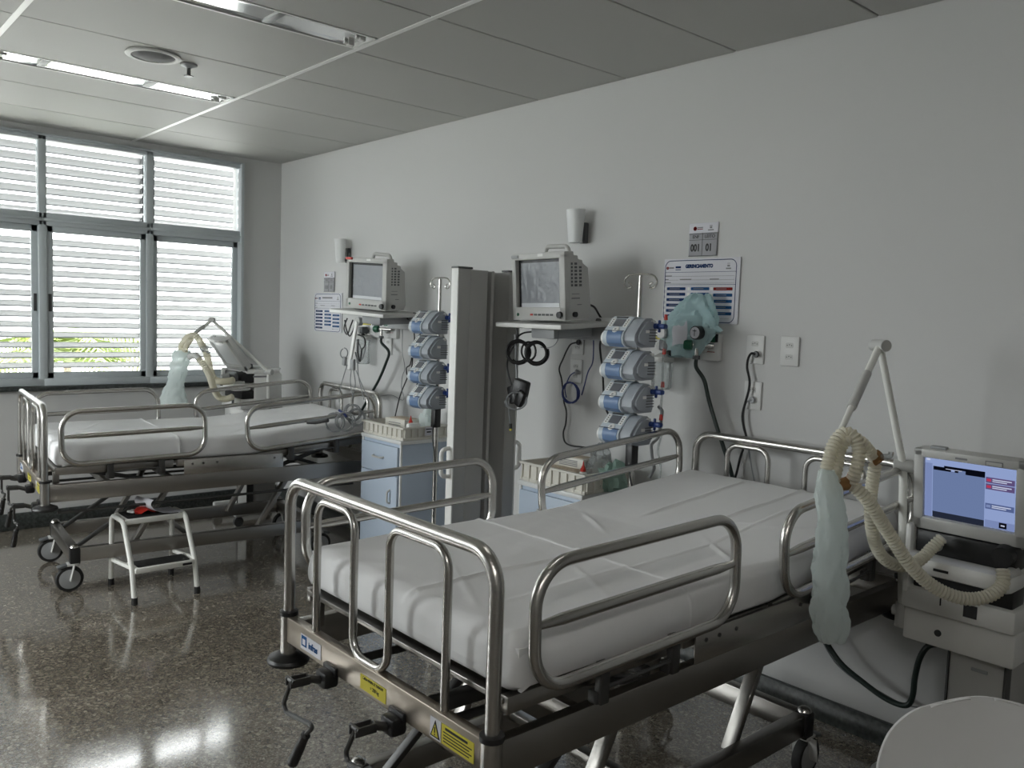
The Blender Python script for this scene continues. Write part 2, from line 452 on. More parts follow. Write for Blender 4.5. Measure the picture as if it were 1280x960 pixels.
t = thing('ceiling_speaker', 'round grey loudspeaker grille set in the ceiling', 'speaker', (2.295, -1.765, H - .001))
m = MB('grey'); m.lathe([(.122, 0), (.124, -.006), (.112, -.012), (.098, -.010), (.096, -.004)]); m.build('rim', t)
m = MB('grille'); m.lathe([(.097, -.0045), (.09, -.008), (.03, -.016), (0, -.017)]); m.build('grille', t)
t = thing('fire_sprinkler', 'small dark pendent fire sprinkler hanging beside the ceiling speaker', 'sprinkler', (2.27, -1.59, H - .001))
m = MB('grey2'); m.lathe([(.04, 0), (.038, -.008), (.018, -.014), (.012, -.02)]); m.build('escutcheon', t)
m = MB('dsteel'); m.cyl((0, 0, -.012), (0, 0, -.05), .009); m.tube([(.014, 0, -.02), (.016, 0, -.04), (.004, 0, -.055)], .003, 6); m.tube([(-.014, 0, -.02), (-.016, 0, -.04), (-.004, 0, -.055)], .003, 6); m.build('frame', t)
m = MB('dsteel'); m.lathe([(.004, -.052), (.022, -.055), (.022, -.058), (.003, -.06)]); m.build('deflector', t)

# ------------------------------------------------------------------ windows
cols = [WY0 - .706 * k for k in range(8)]
for k in range(7):
    ya, yb = cols[k], cols[k + 1]; cy = (ya + yb) / 2; w = ya - yb
    t = thing('window_%d' % (k + 1), '', '', (0, cy, WZ0)); del t['label']; del t['category']; t['kind'] = 'structure'
    z0, z1, zt = .02, WZ1 - WZ0, 2.127 - WZ0
    fw = .05 if k else .03
    m = MB('alu'); D = .075; X = -.03
    if k == 0: m.box((X + .012, w / 2 - .012, z1 / 2), (D + .03, .024, z1), .003)
    m.box((X, -w / 2, z1 / 2), (D, .05, z1), .004)
    m.box((X, 0, z1 - .02), (D, w, .04), .004); m.box((X + .01, 0, z1 - .006), (D + .03, w, .014), .002)
    m.box((X, 0, zt), (D, w, .085), .004); m.box((X + .012, 0, zt - .005), (D + .02, w, .02), .003)
    m.box((X, 0, z0 + .025), (D + .01, w, .05), .004)
    structure(m, 'window_frame', t)
    m = MB('alu'); sw = w - .05; zb = z0 + .05; zh = zt - .043 - zb; c = zb + zh / 2; xo = -.018 if k % 2 else -.045
    for s in (-1, 1): m.box((xo, s * (sw / 2 - .018), c), (.03, .042, zh), .003)
    for zz in (zb + .022, zb + zh - .022): m.box((xo, 0, zz), (.03, sw, .045), .003)
    if k in (1, 2):
        s = -1 if k == 1 else 1
        m.use('dsteel').box((xo + .017, s * (sw / 2 - .018), c), (.006, .02, .12), .002)
    structure(m, 'window_sash', t)
    m = MB('glass'); m.box((xo, 0, c), (.004, sw - .06, zh - .08)); structure(m, 'lower_pane', t)
    m = MB('glass'); m.box((X, 0, (zt + z1) / 2), (.004, w - .05, z1 - zt - .11)); structure(m, 'upper_pane', t)

for k in range(4):  # added unseen windows that throw extra light on the head wall
    xa = FX0 + .7067 * k; w = .7067
    t = thing('window_%d' % (k + 8), '', '', (xa + w / 2, RY1, WZ0)); del t['label']; del t['category']; t['kind'] = 'structure'
    m = MB('alu'); z1 = WZ1 - WZ0
    for s in (-1, 1): m.box((s * (w / 2 - .014), -.03, z1 / 2), (.028, .07, z1), .003)
    for z in (.03, 2.127 - WZ0, z1 - .025): m.box((0, -.03, z), (w - .05, .068, .05), .003)
    structure(m, 'window_frame', t)
    m = MB('glass'); m.box((0, -.03, z1 / 2), (w - .05, .004, z1 - .06)); structure(m, 'pane', t)

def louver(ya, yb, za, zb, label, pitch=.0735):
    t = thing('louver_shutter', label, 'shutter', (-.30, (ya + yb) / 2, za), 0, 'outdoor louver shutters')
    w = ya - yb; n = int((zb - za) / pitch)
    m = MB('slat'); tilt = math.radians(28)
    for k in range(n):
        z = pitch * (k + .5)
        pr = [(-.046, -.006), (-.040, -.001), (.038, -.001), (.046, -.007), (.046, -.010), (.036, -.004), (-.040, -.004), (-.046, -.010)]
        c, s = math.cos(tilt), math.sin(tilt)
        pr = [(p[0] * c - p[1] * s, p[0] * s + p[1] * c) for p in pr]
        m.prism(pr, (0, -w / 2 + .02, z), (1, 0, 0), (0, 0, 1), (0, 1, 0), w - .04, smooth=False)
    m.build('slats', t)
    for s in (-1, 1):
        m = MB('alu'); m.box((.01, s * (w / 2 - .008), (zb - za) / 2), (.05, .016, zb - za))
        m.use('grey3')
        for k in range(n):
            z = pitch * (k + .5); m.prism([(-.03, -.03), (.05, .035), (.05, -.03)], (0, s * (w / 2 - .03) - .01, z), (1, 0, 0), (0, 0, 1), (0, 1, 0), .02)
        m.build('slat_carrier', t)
lv = [(-.20, -.955), (-.965, -2.46), (-2.47, -3.93)]
nm = ['in front of the right window column', 'in front of the middle window columns', 'beyond the left edge of the view']
for (ya, yb), n_ in zip(lv, nm):
    louver(ya, yb, 2.10, 2.84, 'white horizontal louver shutter outside the upper panes ' + n_)
    louver(ya, yb, .93, 2.09, 'white horizontal louver shutter outside the lower panes ' + n_)
# outdoors
mb = MB('concrete'); mb.box((-12.2, -3, -.35), (24, 60, .1)); mb.box((8, -21, -.35), (17, 30, .1)); structure(mb, 'ground')
def palm(loc, label, n, L, seed, h):
    r = random.Random(seed); t = thing('palm_plant', label, 'plant', loc, 0, 'palms outside the window')
    m = MB('trunk'); m.tube([(0, 0, 0), (.03, .02, h * .5), (0, 0, h)], lambda i, q: .07 - .03 * q, 10); m.build('trunk', t)
    for k in range(n):
        a = 2 * PI * k / n + r.uniform(-.3, .3); el = r.uniform(.2, 1.0); LL = L * r.uniform(.8, 1.1)
        m = MB('leaf'); P = []
        for i in range(13):
            f = i / 12; rr_ = LL * (f * math.cos(el) + .15 * f * f); P.append(Vector((math.cos(a) * rr_, math.sin(a) * rr_, h + LL * (f * math.sin(el) - .75 * f * f * f))))
        m.tube(P, lambda i, q: .012 * (1 - .8 * q), 5)
        sd = Vector((-math.sin(a), math.cos(a), 0))
        for i in range(2, 13):
            for j in (0, .5):
                p = P[i - 1].lerp(P[i], j); tg = (P[i] - P[i - 1]).normalized(); ll = .34 * L * math.sin(PI * min(1, (i + j) / 13.0) * .9 + .15)
                for s in (-1, 1):
                    q = p + (sd * s * .8 + tg * .6 + Vector((0, 0, -.35))).normalized() * ll; wv = tg * .018
                    v = [m.bm.verts.new(x) for x in (p - wv, p + wv, p.lerp(q, .6) + wv * .8 + Vector((0, 0, .01)), q, p.lerp(q, .6) - wv * .8)]
                    m._fin([m.bm.faces.new(v)])
        m.build('frond', t)
palm((-2.6, -3.0, -.3), 'yellow green palm outside behind the left lower pane', 11, 1.2, 3, 1.15)
palm((-3.9, -.65, -.3), 'yellow green palm outside low behind the middle lower pane', 13, 1.3, 5, 1.15)

# ------------------------------------------------------------------ hospital beds
def bed(label, loc, yaw, dz, mlabel):
    root = thing('hospital_bed', label, 'bed', loc, yaw, 'hospital beds')
    U = .462; L = 1.92; zt = 1.085 + dz; zb = .628 + dz; hd = .012
    # base on four casters
    m = MB('beam'); BU = .315; UO = -.005; b0, b1 = .16, 1.56; bz = .200
    for s in (-1, 1): m.box((UO + s * BU, (b0 + b1) / 2, bz), (.045, b1 - b0 - .02, .075), .004)
    for v in (b0, b1): m.box((UO, v, bz), (2 * BU + .05, .05, .075), .004)
    m.box((UO, .75, bz + .03), (2 * BU, .04, .03), .003)
    m.build('base_frame', root)
    for s in (-1, 1):
        for v in (b0, b1):
            sg = -1 if v == b0 else 1
            cx, cy = UO + s * (BU + .005), v
            ca = MB('steel'); ca.ball((cx, cy, bz + .042), .025, (1, 1, .75), 12); ca.use('black').box((cx, cy, bz - .005), (.052, .052, .09), .006)
            ca.use('steel').cyl((cx, cy, .17), (cx, cy, .145), .014)
            hy = cy + .026 * sg
            for q in (-1, 1): ca.use('grey').bar((cx + q * .023, cy + .006 * sg, .152), (cx + q * .023, hy, .065), .006, .05, .002, up=(1, 0, 0))
            ca.box((cx, cy + .01 * sg, .151), (.055, .06, .014), .004)
            co = ca.build('caster', root)
            w = MB('rubber', 'grey2'); w.lathe([(.052, -.016), (.066, -.016), (.0705, -.008), (.0705, .008), (.066, .016), (.052, .016)], (cx, hy, .072), (1, 0, 0), 28)
            w.use('grey2').lathe([(.001, -.0175), (.045, -.0175), (.053, -.0165), (.053, .0165), (.045, .0175), (.001, .0175)], (cx, hy, .072), (1, 0, 0), 28)
            w.build('wheel', co)
            p = MB('grey3'); p.bar((cx, hy + .01 * sg, .150), (cx, hy + .06 * sg, .138), .05, .014, .005); p.build('brake_pedal', co)
    # lifting legs
    fz = zb - .03
    for s in (-1, 1):
        for v in (.42, 1.14):
            m = MB('beam'); ul = UO + s * (BU - .045); m.bar((ul, v + .04, bz), (ul + (.0 if s > 0 else -.06), v + .25, fz - .01), .026, .045, .004, up=(1, 0, 0)); m.build('lifting_leg', root)
        m = MB('dsteel'); ul = UO + s * (BU - .08); m.bar((ul, .18, bz + .02), (ul, .52, fz - .1), .02, .03, .003, up=(1, 0, 0)); m.build('brace', root)
    m = MB('dsteel'); m.bar((0, .12, fz - .06), (0, 1.1, fz - .09), .04, .04, .004); m.cyl((0, .1, fz - .06), (0, 1.6, fz - .085), .014); m.build('lifting_screw', root)
    for s in (-1, 1):
        m = MB('dsteel'); m.cyl((s * .22, .05, fz + .015), (s * .22, 1.1 if s > 0 else 1.45, fz - .01), .012); m.build('adjusting_screw', root)
    for v in (.72, 1.44):
        m = MB('dsteel'); m.cyl((-BU + .03, v, fz - .01), (BU - .03, v, fz - .01), .02); m.build('cross_shaft', root)
    if dz < -.01: m = MB('dsteel'); m.cyl((U - .02, .06, zb - .105), (U - .02, 1.75, zb - .10), .008); m.build('tie_rod', root)
    if dz < -.01: m = MB('dsteel'); m.cyl((-U + .02, .06, zb - .105), (-U + .02, 1.75, zb - .10), .008); m.build('tie_rod', root)
    # main frame
    m = MB('beam')
    for s in (-1, 1): m.box((s * (U - .018), L / 2, zb), (.032, L - .03, .092), .003)
    for v in (.35, .98, 1.6): m.box((0, v, zb - .02), (2 * U - .05, .03, .04), .003)
    m.build('main_frame', root)
    m = MB('stamp'); m.box((0, 0, zb + .022), (2 * U, .03, .075), .004); fb = m.build('foot_crossbar', root, 'polished foot crossbar with stickers')
    m = MB('beam'); m.box((0, L, zb + .022), (2 * U, .03, .075), .004); m.build('head_crossbar', root)
    # labels on the foot crossbar
    yl = -.0155; zl = zb + .022
    m = MB('paper', 'inkb2', 'inkb'); m.box((-.30, yl, zl - .003), (.115, .0016, .042)); m.use('inkb2').box((-.337, yl - .001, zl), (.03, .001, .03), .0)
    m.use('paper').box((-.337, yl - .0016, zl - .002), (.016, .0006, .016)); lb = m.build('maker_label', fb)
    lettering('infras', .026, (-.285, yl - .0016, zl - .004), (1, 0, 0), (0, 0, 1), 'inkb2', fb, 'label_lettering', sx=.9, bold=.0006)
    m = MB('yellow'); m.box((.022, yl, zl - .006), (.118, .0016, .038)); m.build('load_label', fb)
    lettering('CARGA MÁXIMA DE TRABALHO', .0105, (.022, yl - .001, zl + .006), (1, 0, 0), (0, 0, 1), 'ink', fb, 'label_lettering', sx=.62)
    lettering('= 200 kg', .014, (.03, yl - .001, zl - .010), (1, 0, 0), (0, 0, 1), 'ink', fb, 'label_lettering', sx=.8)
    m = MB('paper'); m.box((.285, yl, zl - .004), (.04, .0016, .048)); m.use('ink').prism([(-.018, -.02), (.018, -.02), (0, .02)], (.285, yl - .0016, zl - .004), (1, 0, 0), (0, 0, 1), (0, 1, 0), .001)
    m.use('yellow').prism([(-.0125, -.0165), (.0125, -.0165), (0, .0115)], (.285, yl - .0022, zl - .004), (1, 0, 0), (0, 0, 1), (0, 1, 0), .001)
    m.use('ink').box((.285, yl - .0024, zl - .006), (.003, .001, .013)); m.box((.285, yl - .0024, zl - .0165), (.003, .001, .003)); m.build('warning_sign', fb)
    m = MB('yellow'); m.box((.366, yl, zl - .004), (.115, .0016, .046)); m.use('ink')
    m.box((.362, yl - .001, zl + .011), (.08, .001, .0055))
    for q in range(4): m.box((.366 - (.004 if q % 2 else 0), yl - .001, zl + .002 - .007 * q), (.102 - .01 * (q % 2), .001, .0022))
    m.build('instruction_label', fb)
    # corner posts with bumpers
    for s in (-1, 1):
        for v in (0, L):
            m = MB('steel'); m.cyl((s * U, v, zb + .07), (s * U, v, zb - .085), .024, seg=18); pc = m.build('corner_sleeve', root)
            m = MB('black'); m.lathe([(.03, .022), (.034, .02), (.058, .010), (.062, .002), (.06, -.006), (.03, -.008), (.0, -.008)], (s * U, v, zb - .075)); m.build('bumper', pc)
            m = MB('black'); m.lathe([(.017, .008), (.027, .006), (.027, -.006), (.02, -.008)], (s * U, v, zb + .066)); m.build('collar', pc)
    # foot and head boards of bent tube
    def board(v, zc, nm):
        m = MB('steel'); P = fillet([(-U, v, zb + .05), (-U, v, zc), (U, v, zc), (U, v, zb + .05)], .075, 8); m.tube(P, .0165, 14); b = m.build(nm, root)
        m = MB('steel'); za = zc - .028; zu = zb + .045
        P = fillet([(-.30, v, zu), (-.30, v, za), (-.105, v, za), (-.105, v, zu + .015), (.06, v, zu + .015), (.06, v, za), (.295, v, za), (.295, v, zu)], [0, .05, .05, .055, .055, .05, .05, 0], 7)
        m.tube(P, .0108, 10); m.build('inner_tube', b)
    board(0, zt, 'footboard'); board(L, zt + hd, 'headboard')
    # mattress platform in three slatted sections
    pz = .762 + dz; tl = math.radians(5); vb = 1.08
    def section(nm, v0, v1, slope):
        m = MB('beam'); c, s = math.cos(slope), math.sin(slope)
        f = lambda u, d, z=0: (u, v0 + d * c - z * s, pz + d * s + z * c)
        W = .44; D = v1 - v0
        for q in (-1, 1): m.bar(f(q * W, 0, -.02), f(q * W, D, -.02), .025, .04, .003)
        n = max(3, int(D / .14))
        for k in range(n + 1): m.bar(f(-W, .02 + (D - .04) * k / n, -.012), f(W, .02 + (D - .04) * k / n, -.012), .05, .014, .003)
        m.build(nm, root)
    section('leg_platform', .05, .64, 0); section('seat_platform', .66, 1.06, 0); section('back_platform', vb, 1.87, tl)
    for s in (-1, 1):
        m = MB('steel'); m.box((s * .462, .985, pz - .045), (.006, .58, .085), .002)
        for v in (.74, .80, .88, 1.22): m.use('dsteel').cyl((s * .462, v, pz - .028), (s * .467, v, pz - .028), .006, seg=10)
        m.build('seat_side_plate', root)
        m = MB('beam'); m.bar((s * .40, .06, zb + .03), (s * .40, .06, pz - .03), .025, .03, .002); m.build('platform_stay', root)
        m = MB('dsteel'); m.bar((s * .36, .16, pz - .03), (s * .36, .60, zb + .0), .02, .03, .003, up=(1, 0, 0)); m.build('knee_link', root)
        m = MB('dsteel'); m.bar((s * .30, 1.75, pz + .03), (s * .30, 1.2, zb - .01), .02, .03, .003, up=(1, 0, 0)); m.build('back_link', root)
        m = MB('dsteel'); m.bar((s * .30, 1.28, pz - .02), (s * .30, 1.6, zb + .0), .02, .03, .003, up=(1, 0, 0)); m.build('back_strut', root)
    # mattress with sheets
    def mat_loops(v0, v1, w, top, bot, rc, nv, r_end, wr, hollow=False):
        loops = []
        vs_ = [v0 + (v1 - v0) * i / nv for i in range(nv + 1)]
        if not hollow: vs_ = sorted(vs_ + [.676 + .0015 * k for k in range(-10, 11)])
        for v in vs_:
            e = min(v - v0, v1 - v)
            ins = 0
            if not hollow and e < r_end: ins = r_end - math.sqrt(max(0, r_end ** 2 - (r_end - e) ** 2))
            lift = max(0, v - vb) * math.tan(tl)
            zt_, zb_ = top + lift - ins * .8, bot + lift + ins * .5; ww = w - ins * .55
            loop = []
            nt = 110
            for k in range(nt + 1): loop.append((-ww + rc + (2 * ww - 2 * rc) * k / nt, zt_, 1))
            for k in range(1, 6): a = PI / 2 * (1 - k / 6); loop.append((ww - rc + rc * math.cos(a), zt_ - rc + rc * math.sin(a), .7))
            for k in range(7): loop.append((ww + .004 * math.sin(PI * k / 6), zt_ - rc + (zb_ + .012 - zt_ + rc) * k / 6, .5))
            loop.append((ww - .012, zb_, 0))
            loop.append((-ww + .012, zb_, 0))
            for k in range(6, -1, -1): loop.append((-ww - .004 * math.sin(PI * k / 6), zt_ - rc + (zb_ + .012 - zt_ + rc) * k / 6, .5))
            for k in range(5, 0, -1): a = PI / 2 * (1 - k / 6); loop.append((-ww + rc - rc * math.cos(a), zt_ - rc + rc * math.sin(a), .7))
            out = []
            for u, z, g in loop:
                q = Vector((u * 1.0 + yaw * 30, v, z))
                n1 = noise.noise(Vector((q.x * 3.1, q.y * 5.3, 1.7))) * .0035 + noise.noise(Vector((q.x * 16 + q.y * 6, q.y * 3.5 - q.x * 4, 5.1))) * .0016
                d = (n1 + wr(u, v)) * g
                if g == 1 or g == .7: out.append((u, v, z + d))
                else: out.append((u + (1 if u > 0 else -1) * d * 1.5, v, z))
            loops.append(out)
        return loops
    def wr1(u, v):
        d = .007 / (1 + math.exp(min(60, (v - .676) / .0012))) + .004 * math.exp(-((v - .669) / .006) ** 2)
        d += .006 * math.exp(-((u - .055 - .02 * v) / .008) ** 2)
        d += .004 * math.exp(-((u - .27 + .05 * v) / .008) ** 2) * (v > .15)
        for k, (a, b) in enumerate(((.25, .5), (-.2, .35), (.1, .2))):
            s = (u - a) * .5 + (v - b); d += .004 * math.exp(-(s / .009) ** 2) * math.exp(-((u - a) / .12) ** 2)
        return d
    def wr2(u, v):
        d = .006 * math.exp(-((u + .14) / .008) ** 2) * min(1, max(0, (v - 1.15) * 8))
        d += .005 * math.exp(-((u - .02) / .008) ** 2) * min(1, max(0, (1.3 - v) * 8))
        for a, b, k in ((.28, 1.05, .7), (.18, 1.35, -.5), (.3, 1.4, -.8), (-.2, 1.0, .6)):
            s = (u - a) * k + (v - b); d += .005 * math.exp(-(s / .010) ** 2) * math.exp(-((u - a) / .10) ** 2)
        return d
    m = MB('cotton'); m.ring_loft(mat_loops(.045, 1.885, .456, .882 + dz, .766 + dz, .035, 230, .05, wr1))
    mo = m.build('mattress', root, mlabel)
    m = MB('cotton'); m.ring_loft(mat_loops(.700, 1.80, .4562, .8824 + dz, .7657 + dz, .0352, 160, .02, wr2, hollow=True)); m.build('top_sheet', mo)
    for s in (-1, 1):     # corner tuck folds at the foot end
        m = MB('cotton'); m.prism([(0, 0), (.055, -.004), (.05, -.085), (.012, -.10)], (s * .448, .07, .866 + dz), (s * .02, 1, 0), (0, 0, 1), (s, 0, 0), .011); m.build('tucked_fold', mo)
    # side rails
    def rail(s, v0, v1, slope, zlo, zhi, pv):
        c, sn = math.cos(slope), math.sin(slope)
        f = lambda v, z: (s * .505, pv + (v - pv) * c - (z - zlo) * sn, zlo + (v - pv) * sn + (z - zlo) * c)
        m = MB('steel'); P = fillet([f(v0, zlo), f(v1, zlo), f(v1, zhi), f(v0, zhi)], .095, 9, closed=True); m.tube(P, .0142, 12, closed=True); r = m.build('side_rail', root)
        zm = zlo + .53 * (zhi - zlo); m = MB('steel')
        A, B = Vector(f(v0, zm)), Vector(f(v1, zm)); n = 9
        P = [A.lerp(B, k / n) for k in range(n + 1)]
        m.tube(P, lambda i, t: .0135 if 0 < i < n else .008, 10)
        m.build('middle_bar', r)
        for fv in (.32, .68):
            v = v0 + (v1 - v0) * fv; a = Vector(f(v, zlo)); m = MB('dsteel')
            m.box((s * .490, a.y, a.z - .045), (.022, .03, .10), .003); m.box((s * .478, a.y, a.z - .08), (.03, .04, .03), .003); m.build('rail_bracket', r)
        m = MB('dsteel'); a = Vector(f(v0 + (v1 - v0) * .32, zlo)); b = Vector(f(v0 + (v1 - v0) * .68, zlo)); m.cyl((s * .492, a.y, a.z - .06), (s * .492, b.y, b.z - .06), .005, seg=8); m.build('latch_rod', r)
    for s in (-1, 1):
        rail(s, .075, .80, math.radians(1.2), .782 + dz, 1.058 + dz, .075)
        rail(s, 1.05, 1.875, tl, .79 + dz, 1.045 + dz, 1.05)
    # cranks
    for cu, fold in ((.375, 0), (-.185, 1), (.135, 1)):
        zk = zb - (0 if fold else .05)
        m = MB('black'); m.box((cu, -.028, zk - .026), (.055, .045, .045), .01); m.box((cu, -.018, zk - .006), (.066, .012, .026), .005); g = m.build('crank', root, 'black hand crank')
        j = Vector((cu - .005, -.118, zk - .002)); a = Vector((cu, -.045, zk - .028))
        m = MB('dsteel'); m.tube([a, a.lerp(j, .55)], .011, 10)
        for q in (-1, 1): m.bar(a.lerp(j, .5) + Vector((q * .013, 0, 0)), j + Vector((q * .013, -.02, -.012)), .006, .022, .002)
        m.cyl(j + Vector((-.02, -.012, -.006)), j + Vector((.02, -.012, -.006)), .006); m.build('universal_joint', g)
        p0 = j + Vector((0, -.01, -.008)); p1 = j + Vector((-.065, -.005, -.112)); p2 = j + Vector((.118, -.005, -.085)); p3 = j + Vector((.085, -.01, -.115))
        m = MB('dsteel'); m.tube(fillet([p0, p1, p2, p3], .018, 5), .0062, 8); m.build('crank_arm', g)
        e = j + Vector((.03, -.02, -.215)); m = MB('black'); d = (e - p3)
        m.tube([p3, p3 + d * .05, p3 + d * .12, p3 + d * .5, p3 + d * .97, e], lambda i, t: (.008, .013, .011, .0135, .0145, .009)[i], 12); m.build('crank_handle', g)
    return root
bed('nearest steel hospital bed with white mattress and yellow stickers on its foot crossbar', (4.745, -2.035, 0), 0, 0, 'mattress under smooth white sheets')
bed('hospital bed by the window, steel frame with white mattress, behind the step stool', (1.235, -2.07, 0), math.radians(-4.6), -.053, 'mattress under smooth white sheets')

# ------------------------------------------------------------------ step stool
def step_stool(loc, label):
    t = thing('step_stool', label, 'step stool', loc)
    # footprint: x 0 (tall side) .. .41 (low step), y +-.165
    for s in (-1, 1):
        y = s * .165
        m = MB('enamel'); P = fillet([(-.02, y, .012), (-.005, y, .40), (.20, y, .405), (.345, y, .175), (.385, y, .012)], [0, .05, .07, .06, 0], 6)
        m.tube(P, .0135, 10); m.build('side_tube', t)
        m = MB('enamel'); m.bar((.01, y, .15), (.345, y, .185), .018, .02, .003); m.build('side_brace', t)
        for x in (-.02, .386):
            m = MB('rubber'); m.cyl((x, y, 0), (x, y, .036), .0165, .0155, 14); m.build('rubber_foot', t)
    for (x0, x1, z) in ((-.005, .20, .404), (.215, .372, .178)):
        m = MB('enamel'); m.box(((x0 + x1) / 2, 0, z - .008), (x1 - x0, .31, .03), .006); tr = m.build('tread', t)
        m = MB('rubber')
        m.prism(rrect(x1 - x0 - .03, .275, .012), ((x0 + x1) / 2, 0, z + .0065), (1, 0, 0), (0, 1, 0), (0, 0, 1), .003)
        for k in range(8): m.box(((x0 + x1) / 2, -.12 + .034 * k, z + .0098), (x1 - x0 - .05, .008, .002))
        m.build('rubber_mat', tr)
    m = MB('black'); m.box((.3735, .115, .168), (.003, .05, .012)); m.build('sticker', t)
step_stool((1.585, -1.585, 0), 'white tubular two-step stool with black rubber treads beside the bed by the window')
ST = (1.585, -1.585)
m = MB('paper'); g2 = []
for (yy, zz) in ((.165, .4172), (.13, .4174), (.09, .4185), (.05, .424), (.02, .435), (.0, .449), (-.012, .464), (-.016, .478), (-.012, .490), (-.002, .5)):
    g2.append([(ST[0] + .185 - .03 * k, ST[1] + yy - .008 * k, zz) for k in range(6)])
m.sheet(g2, .0012); solo(m, 'paper_sheet', 'grey printed sheet curling up from the top of the step stool', 'paper')
m = MB('red'); g = []
for i in range(9):
    row = []
    for k in range(9):
        a, b = i / 8 - .5, k / 8 - .5; h = max(0, .03 * (1 - (a * a + b * b) * 3.2)) + abs(noise.noise(Vector((a * 7, b * 7, 2)))) * .025
        row.append((ST[0] + .10 + a * .10, ST[1] - .03 + b * .10, .419 + h))
    g.append(row)
m.sheet(g, .0012); t = thing('tape_wrapper', 'crumpled red wrapper with a white clip lying on the top tread of the step stool', 'wrapper', (0, 0, 0)); m.build('foil', t)
m = MB('white'); m.box((ST[0] + .085, ST[1] - .085, .427), (.05, .03, .012), .004, RZ(.5)); m.box((ST[0] + .05, ST[1] - .055, .424), (.02, .05, .006), .002, RZ(-.6)); m.build('clip', t)

# ------------------------------------------------------------------ bedside cabinets, crates and what lies in them
def cabinet(loc, h, label):
    t = thing('bedside_cabinet', label, 'cabinet', loc, 0, 'bedside cabinets')
    W, D = .43, .36
    m = MB('blue'); m.box((0, D / 2 + .004, h / 2 + .02), (W - .012, D - .012, h - .07), .003); m.build('carcass', t)
    m = MB('pale')
    m.bm.free()
    for s in (-1, 1):
        for y in (.006, D - .006): m = MB('pale'); m.box((s * (W / 2 - .006), y, h / 2 + .02), (.014, .014, h - .06), .004); m.build('edge_trim', t)
    m = MB('pale'); m.box((0, D / 2, h - .010), (W + .012, D + .012, .024), .006); m.build('cabinet_top', t)
    m = MB('blue'); m.box((0, -.005, h - .125), (W - .034, .016, .17), .003); dr = m.build('drawer', t)
    m = MB('grey'); P = fillet([(-.055, -.012, h - .115), (-.045, -.034, h - .118), (.045, -.034, h - .118), (.055, -.012, h - .115)], .02, 4); m.tube(P, lambda i, q: .006, 8); m.build('handle', dr)
    m = MB('blue'); m.box((0, -.005, (h - .22) / 2 + .035), (W - .034, .016, h - .28), .003); do = m.build('door', t)
    m = MB('grey'); m.tube(fillet([(.13, -.012, h - .30), (.13, -.034, h - .31), (.13, -.034, h - .37), (.13, -.012, h - .38)], .015, 4), .006, 8); m.build('handle', do)
    for s in (-1, 1):
        for y in (.04, D - .04):
            m = MB('grey3'); m.cyl((s * (W / 2 - .05) - .012, y, .026), (s * (W / 2 - .05) + .012, y, .026), .026, seg=16); m.box((s * (W / 2 - .05), y, .052), (.03, .035, .02), .004); m.build('caster', t)
    return t
cabinet((3.650, -.385, 0), .772, 'pale blue bedside cabinet behind the nearest bed, right of the folding screen')
cabinet((2.195, -.400, 0), .826, 'pale blue bedside cabinet between the bed by the window and the folding screen')

def crate(loc, W, D, label, h=.095, yaw=0):
    t = thing('plastic_crate', label, 'crate', loc, yaw, 'cream plastic crates')
    m = MB('cream'); e = .005
    m.box((0, 0, .004), (W - .03, D - .03, .008), .002)
    for s in (-1, 1):
        m.box((s * (W / 2 - .012), 0, h / 2), (e, D - .024, h)); m.box((0, s * (D / 2 - .012), h / 2), (W - .024, e, h))
        m.box((s * (W / 2 - .006), 0, h - .006), (.016, D, .012), .003); m.box((0, s * (D / 2 - .006), h - .006), (W, .016, .012), .003)
        m.box((s * (W / 2 - .008), 0, .012), (.010, D - .01, .014), .003); m.box((0, s * (D / 2 - .008), .012), (W - .01, .010, .014), .003)
        n = max(3, int(W / .055))
        for k in range(n + 1): m.box((-W / 2 + .02 + (W - .04) * k / n, s * (D / 2 - .006), h / 2), (.006, .012, h - .012), .001)
        n = max(3, int(D / .055))
        for k in range(n + 1): m.box((s * (W / 2 - .006), -D / 2 + .02 + (D - .04) * k / n, h / 2), (.012, .006, h - .012), .001)
    m.build('body', t)
    return t
CZ1, CZ2 = .7745, .8285
crate((3.66, -.225, CZ1), .45, .33, 'cream ribbed plastic crate of supplies on the cabinet behind the nearest bed')
c2 = crate((2.20, -.235, CZ2), .45, .33, 'cream ribbed plastic crate of supplies on the cabinet near the window bed', .078)
m = MB('paper', 'ink'); m.box((.2265, .02, .05), (.002, .055, .05)); m.use('ink').box((.2278, .02, .062), (.001, .042, .006)); m.box((.2278, .02, .045), (.001, .03, .008)); m.build('label_sticker', c2)
def carton(loc, s, label, yaw=0, m1='cream', cat='box'):
    t = thing('glove_carton', label, cat, loc, yaw)
    m = MB(m1); m.box((0, 0, s[2] / 2), s, .004); m.build('carton', t)
    m = MB('brown'); m.box((0, 0, s[2] + .001), (s[0] * .8, s[1] * .75, .004), .001); m.build('flap', t)
    m = MB('inkg')
    for k in range(4): m.box((s[0] / 2 + .0006, -s[1] * .05, s[2] * (.25 + .16 * k)), (.001, s[1] * .6, .004)); m.box((0, -s[1] / 2 - .0006, s[2] * (.25 + .16 * k)), (s[0] * .6, .001, .004))
    m.build('print', t); return t
carton((3.585, -.19, CZ1 + .0085), (.20, .12, .06), 'beige carton lying low in the crate behind the nearest bed', .05, 'brown')
carton((3.60, -.17, CZ1 + .0725), (.19, .10, .05), 'pale printed carton stacked on the beige carton in the nearer crate', .1)
carton((2.13, -.20, CZ2 + .0085), (.20, .13, .085), 'cream open carton standing in the crate near the window bed', .06, 'cream')
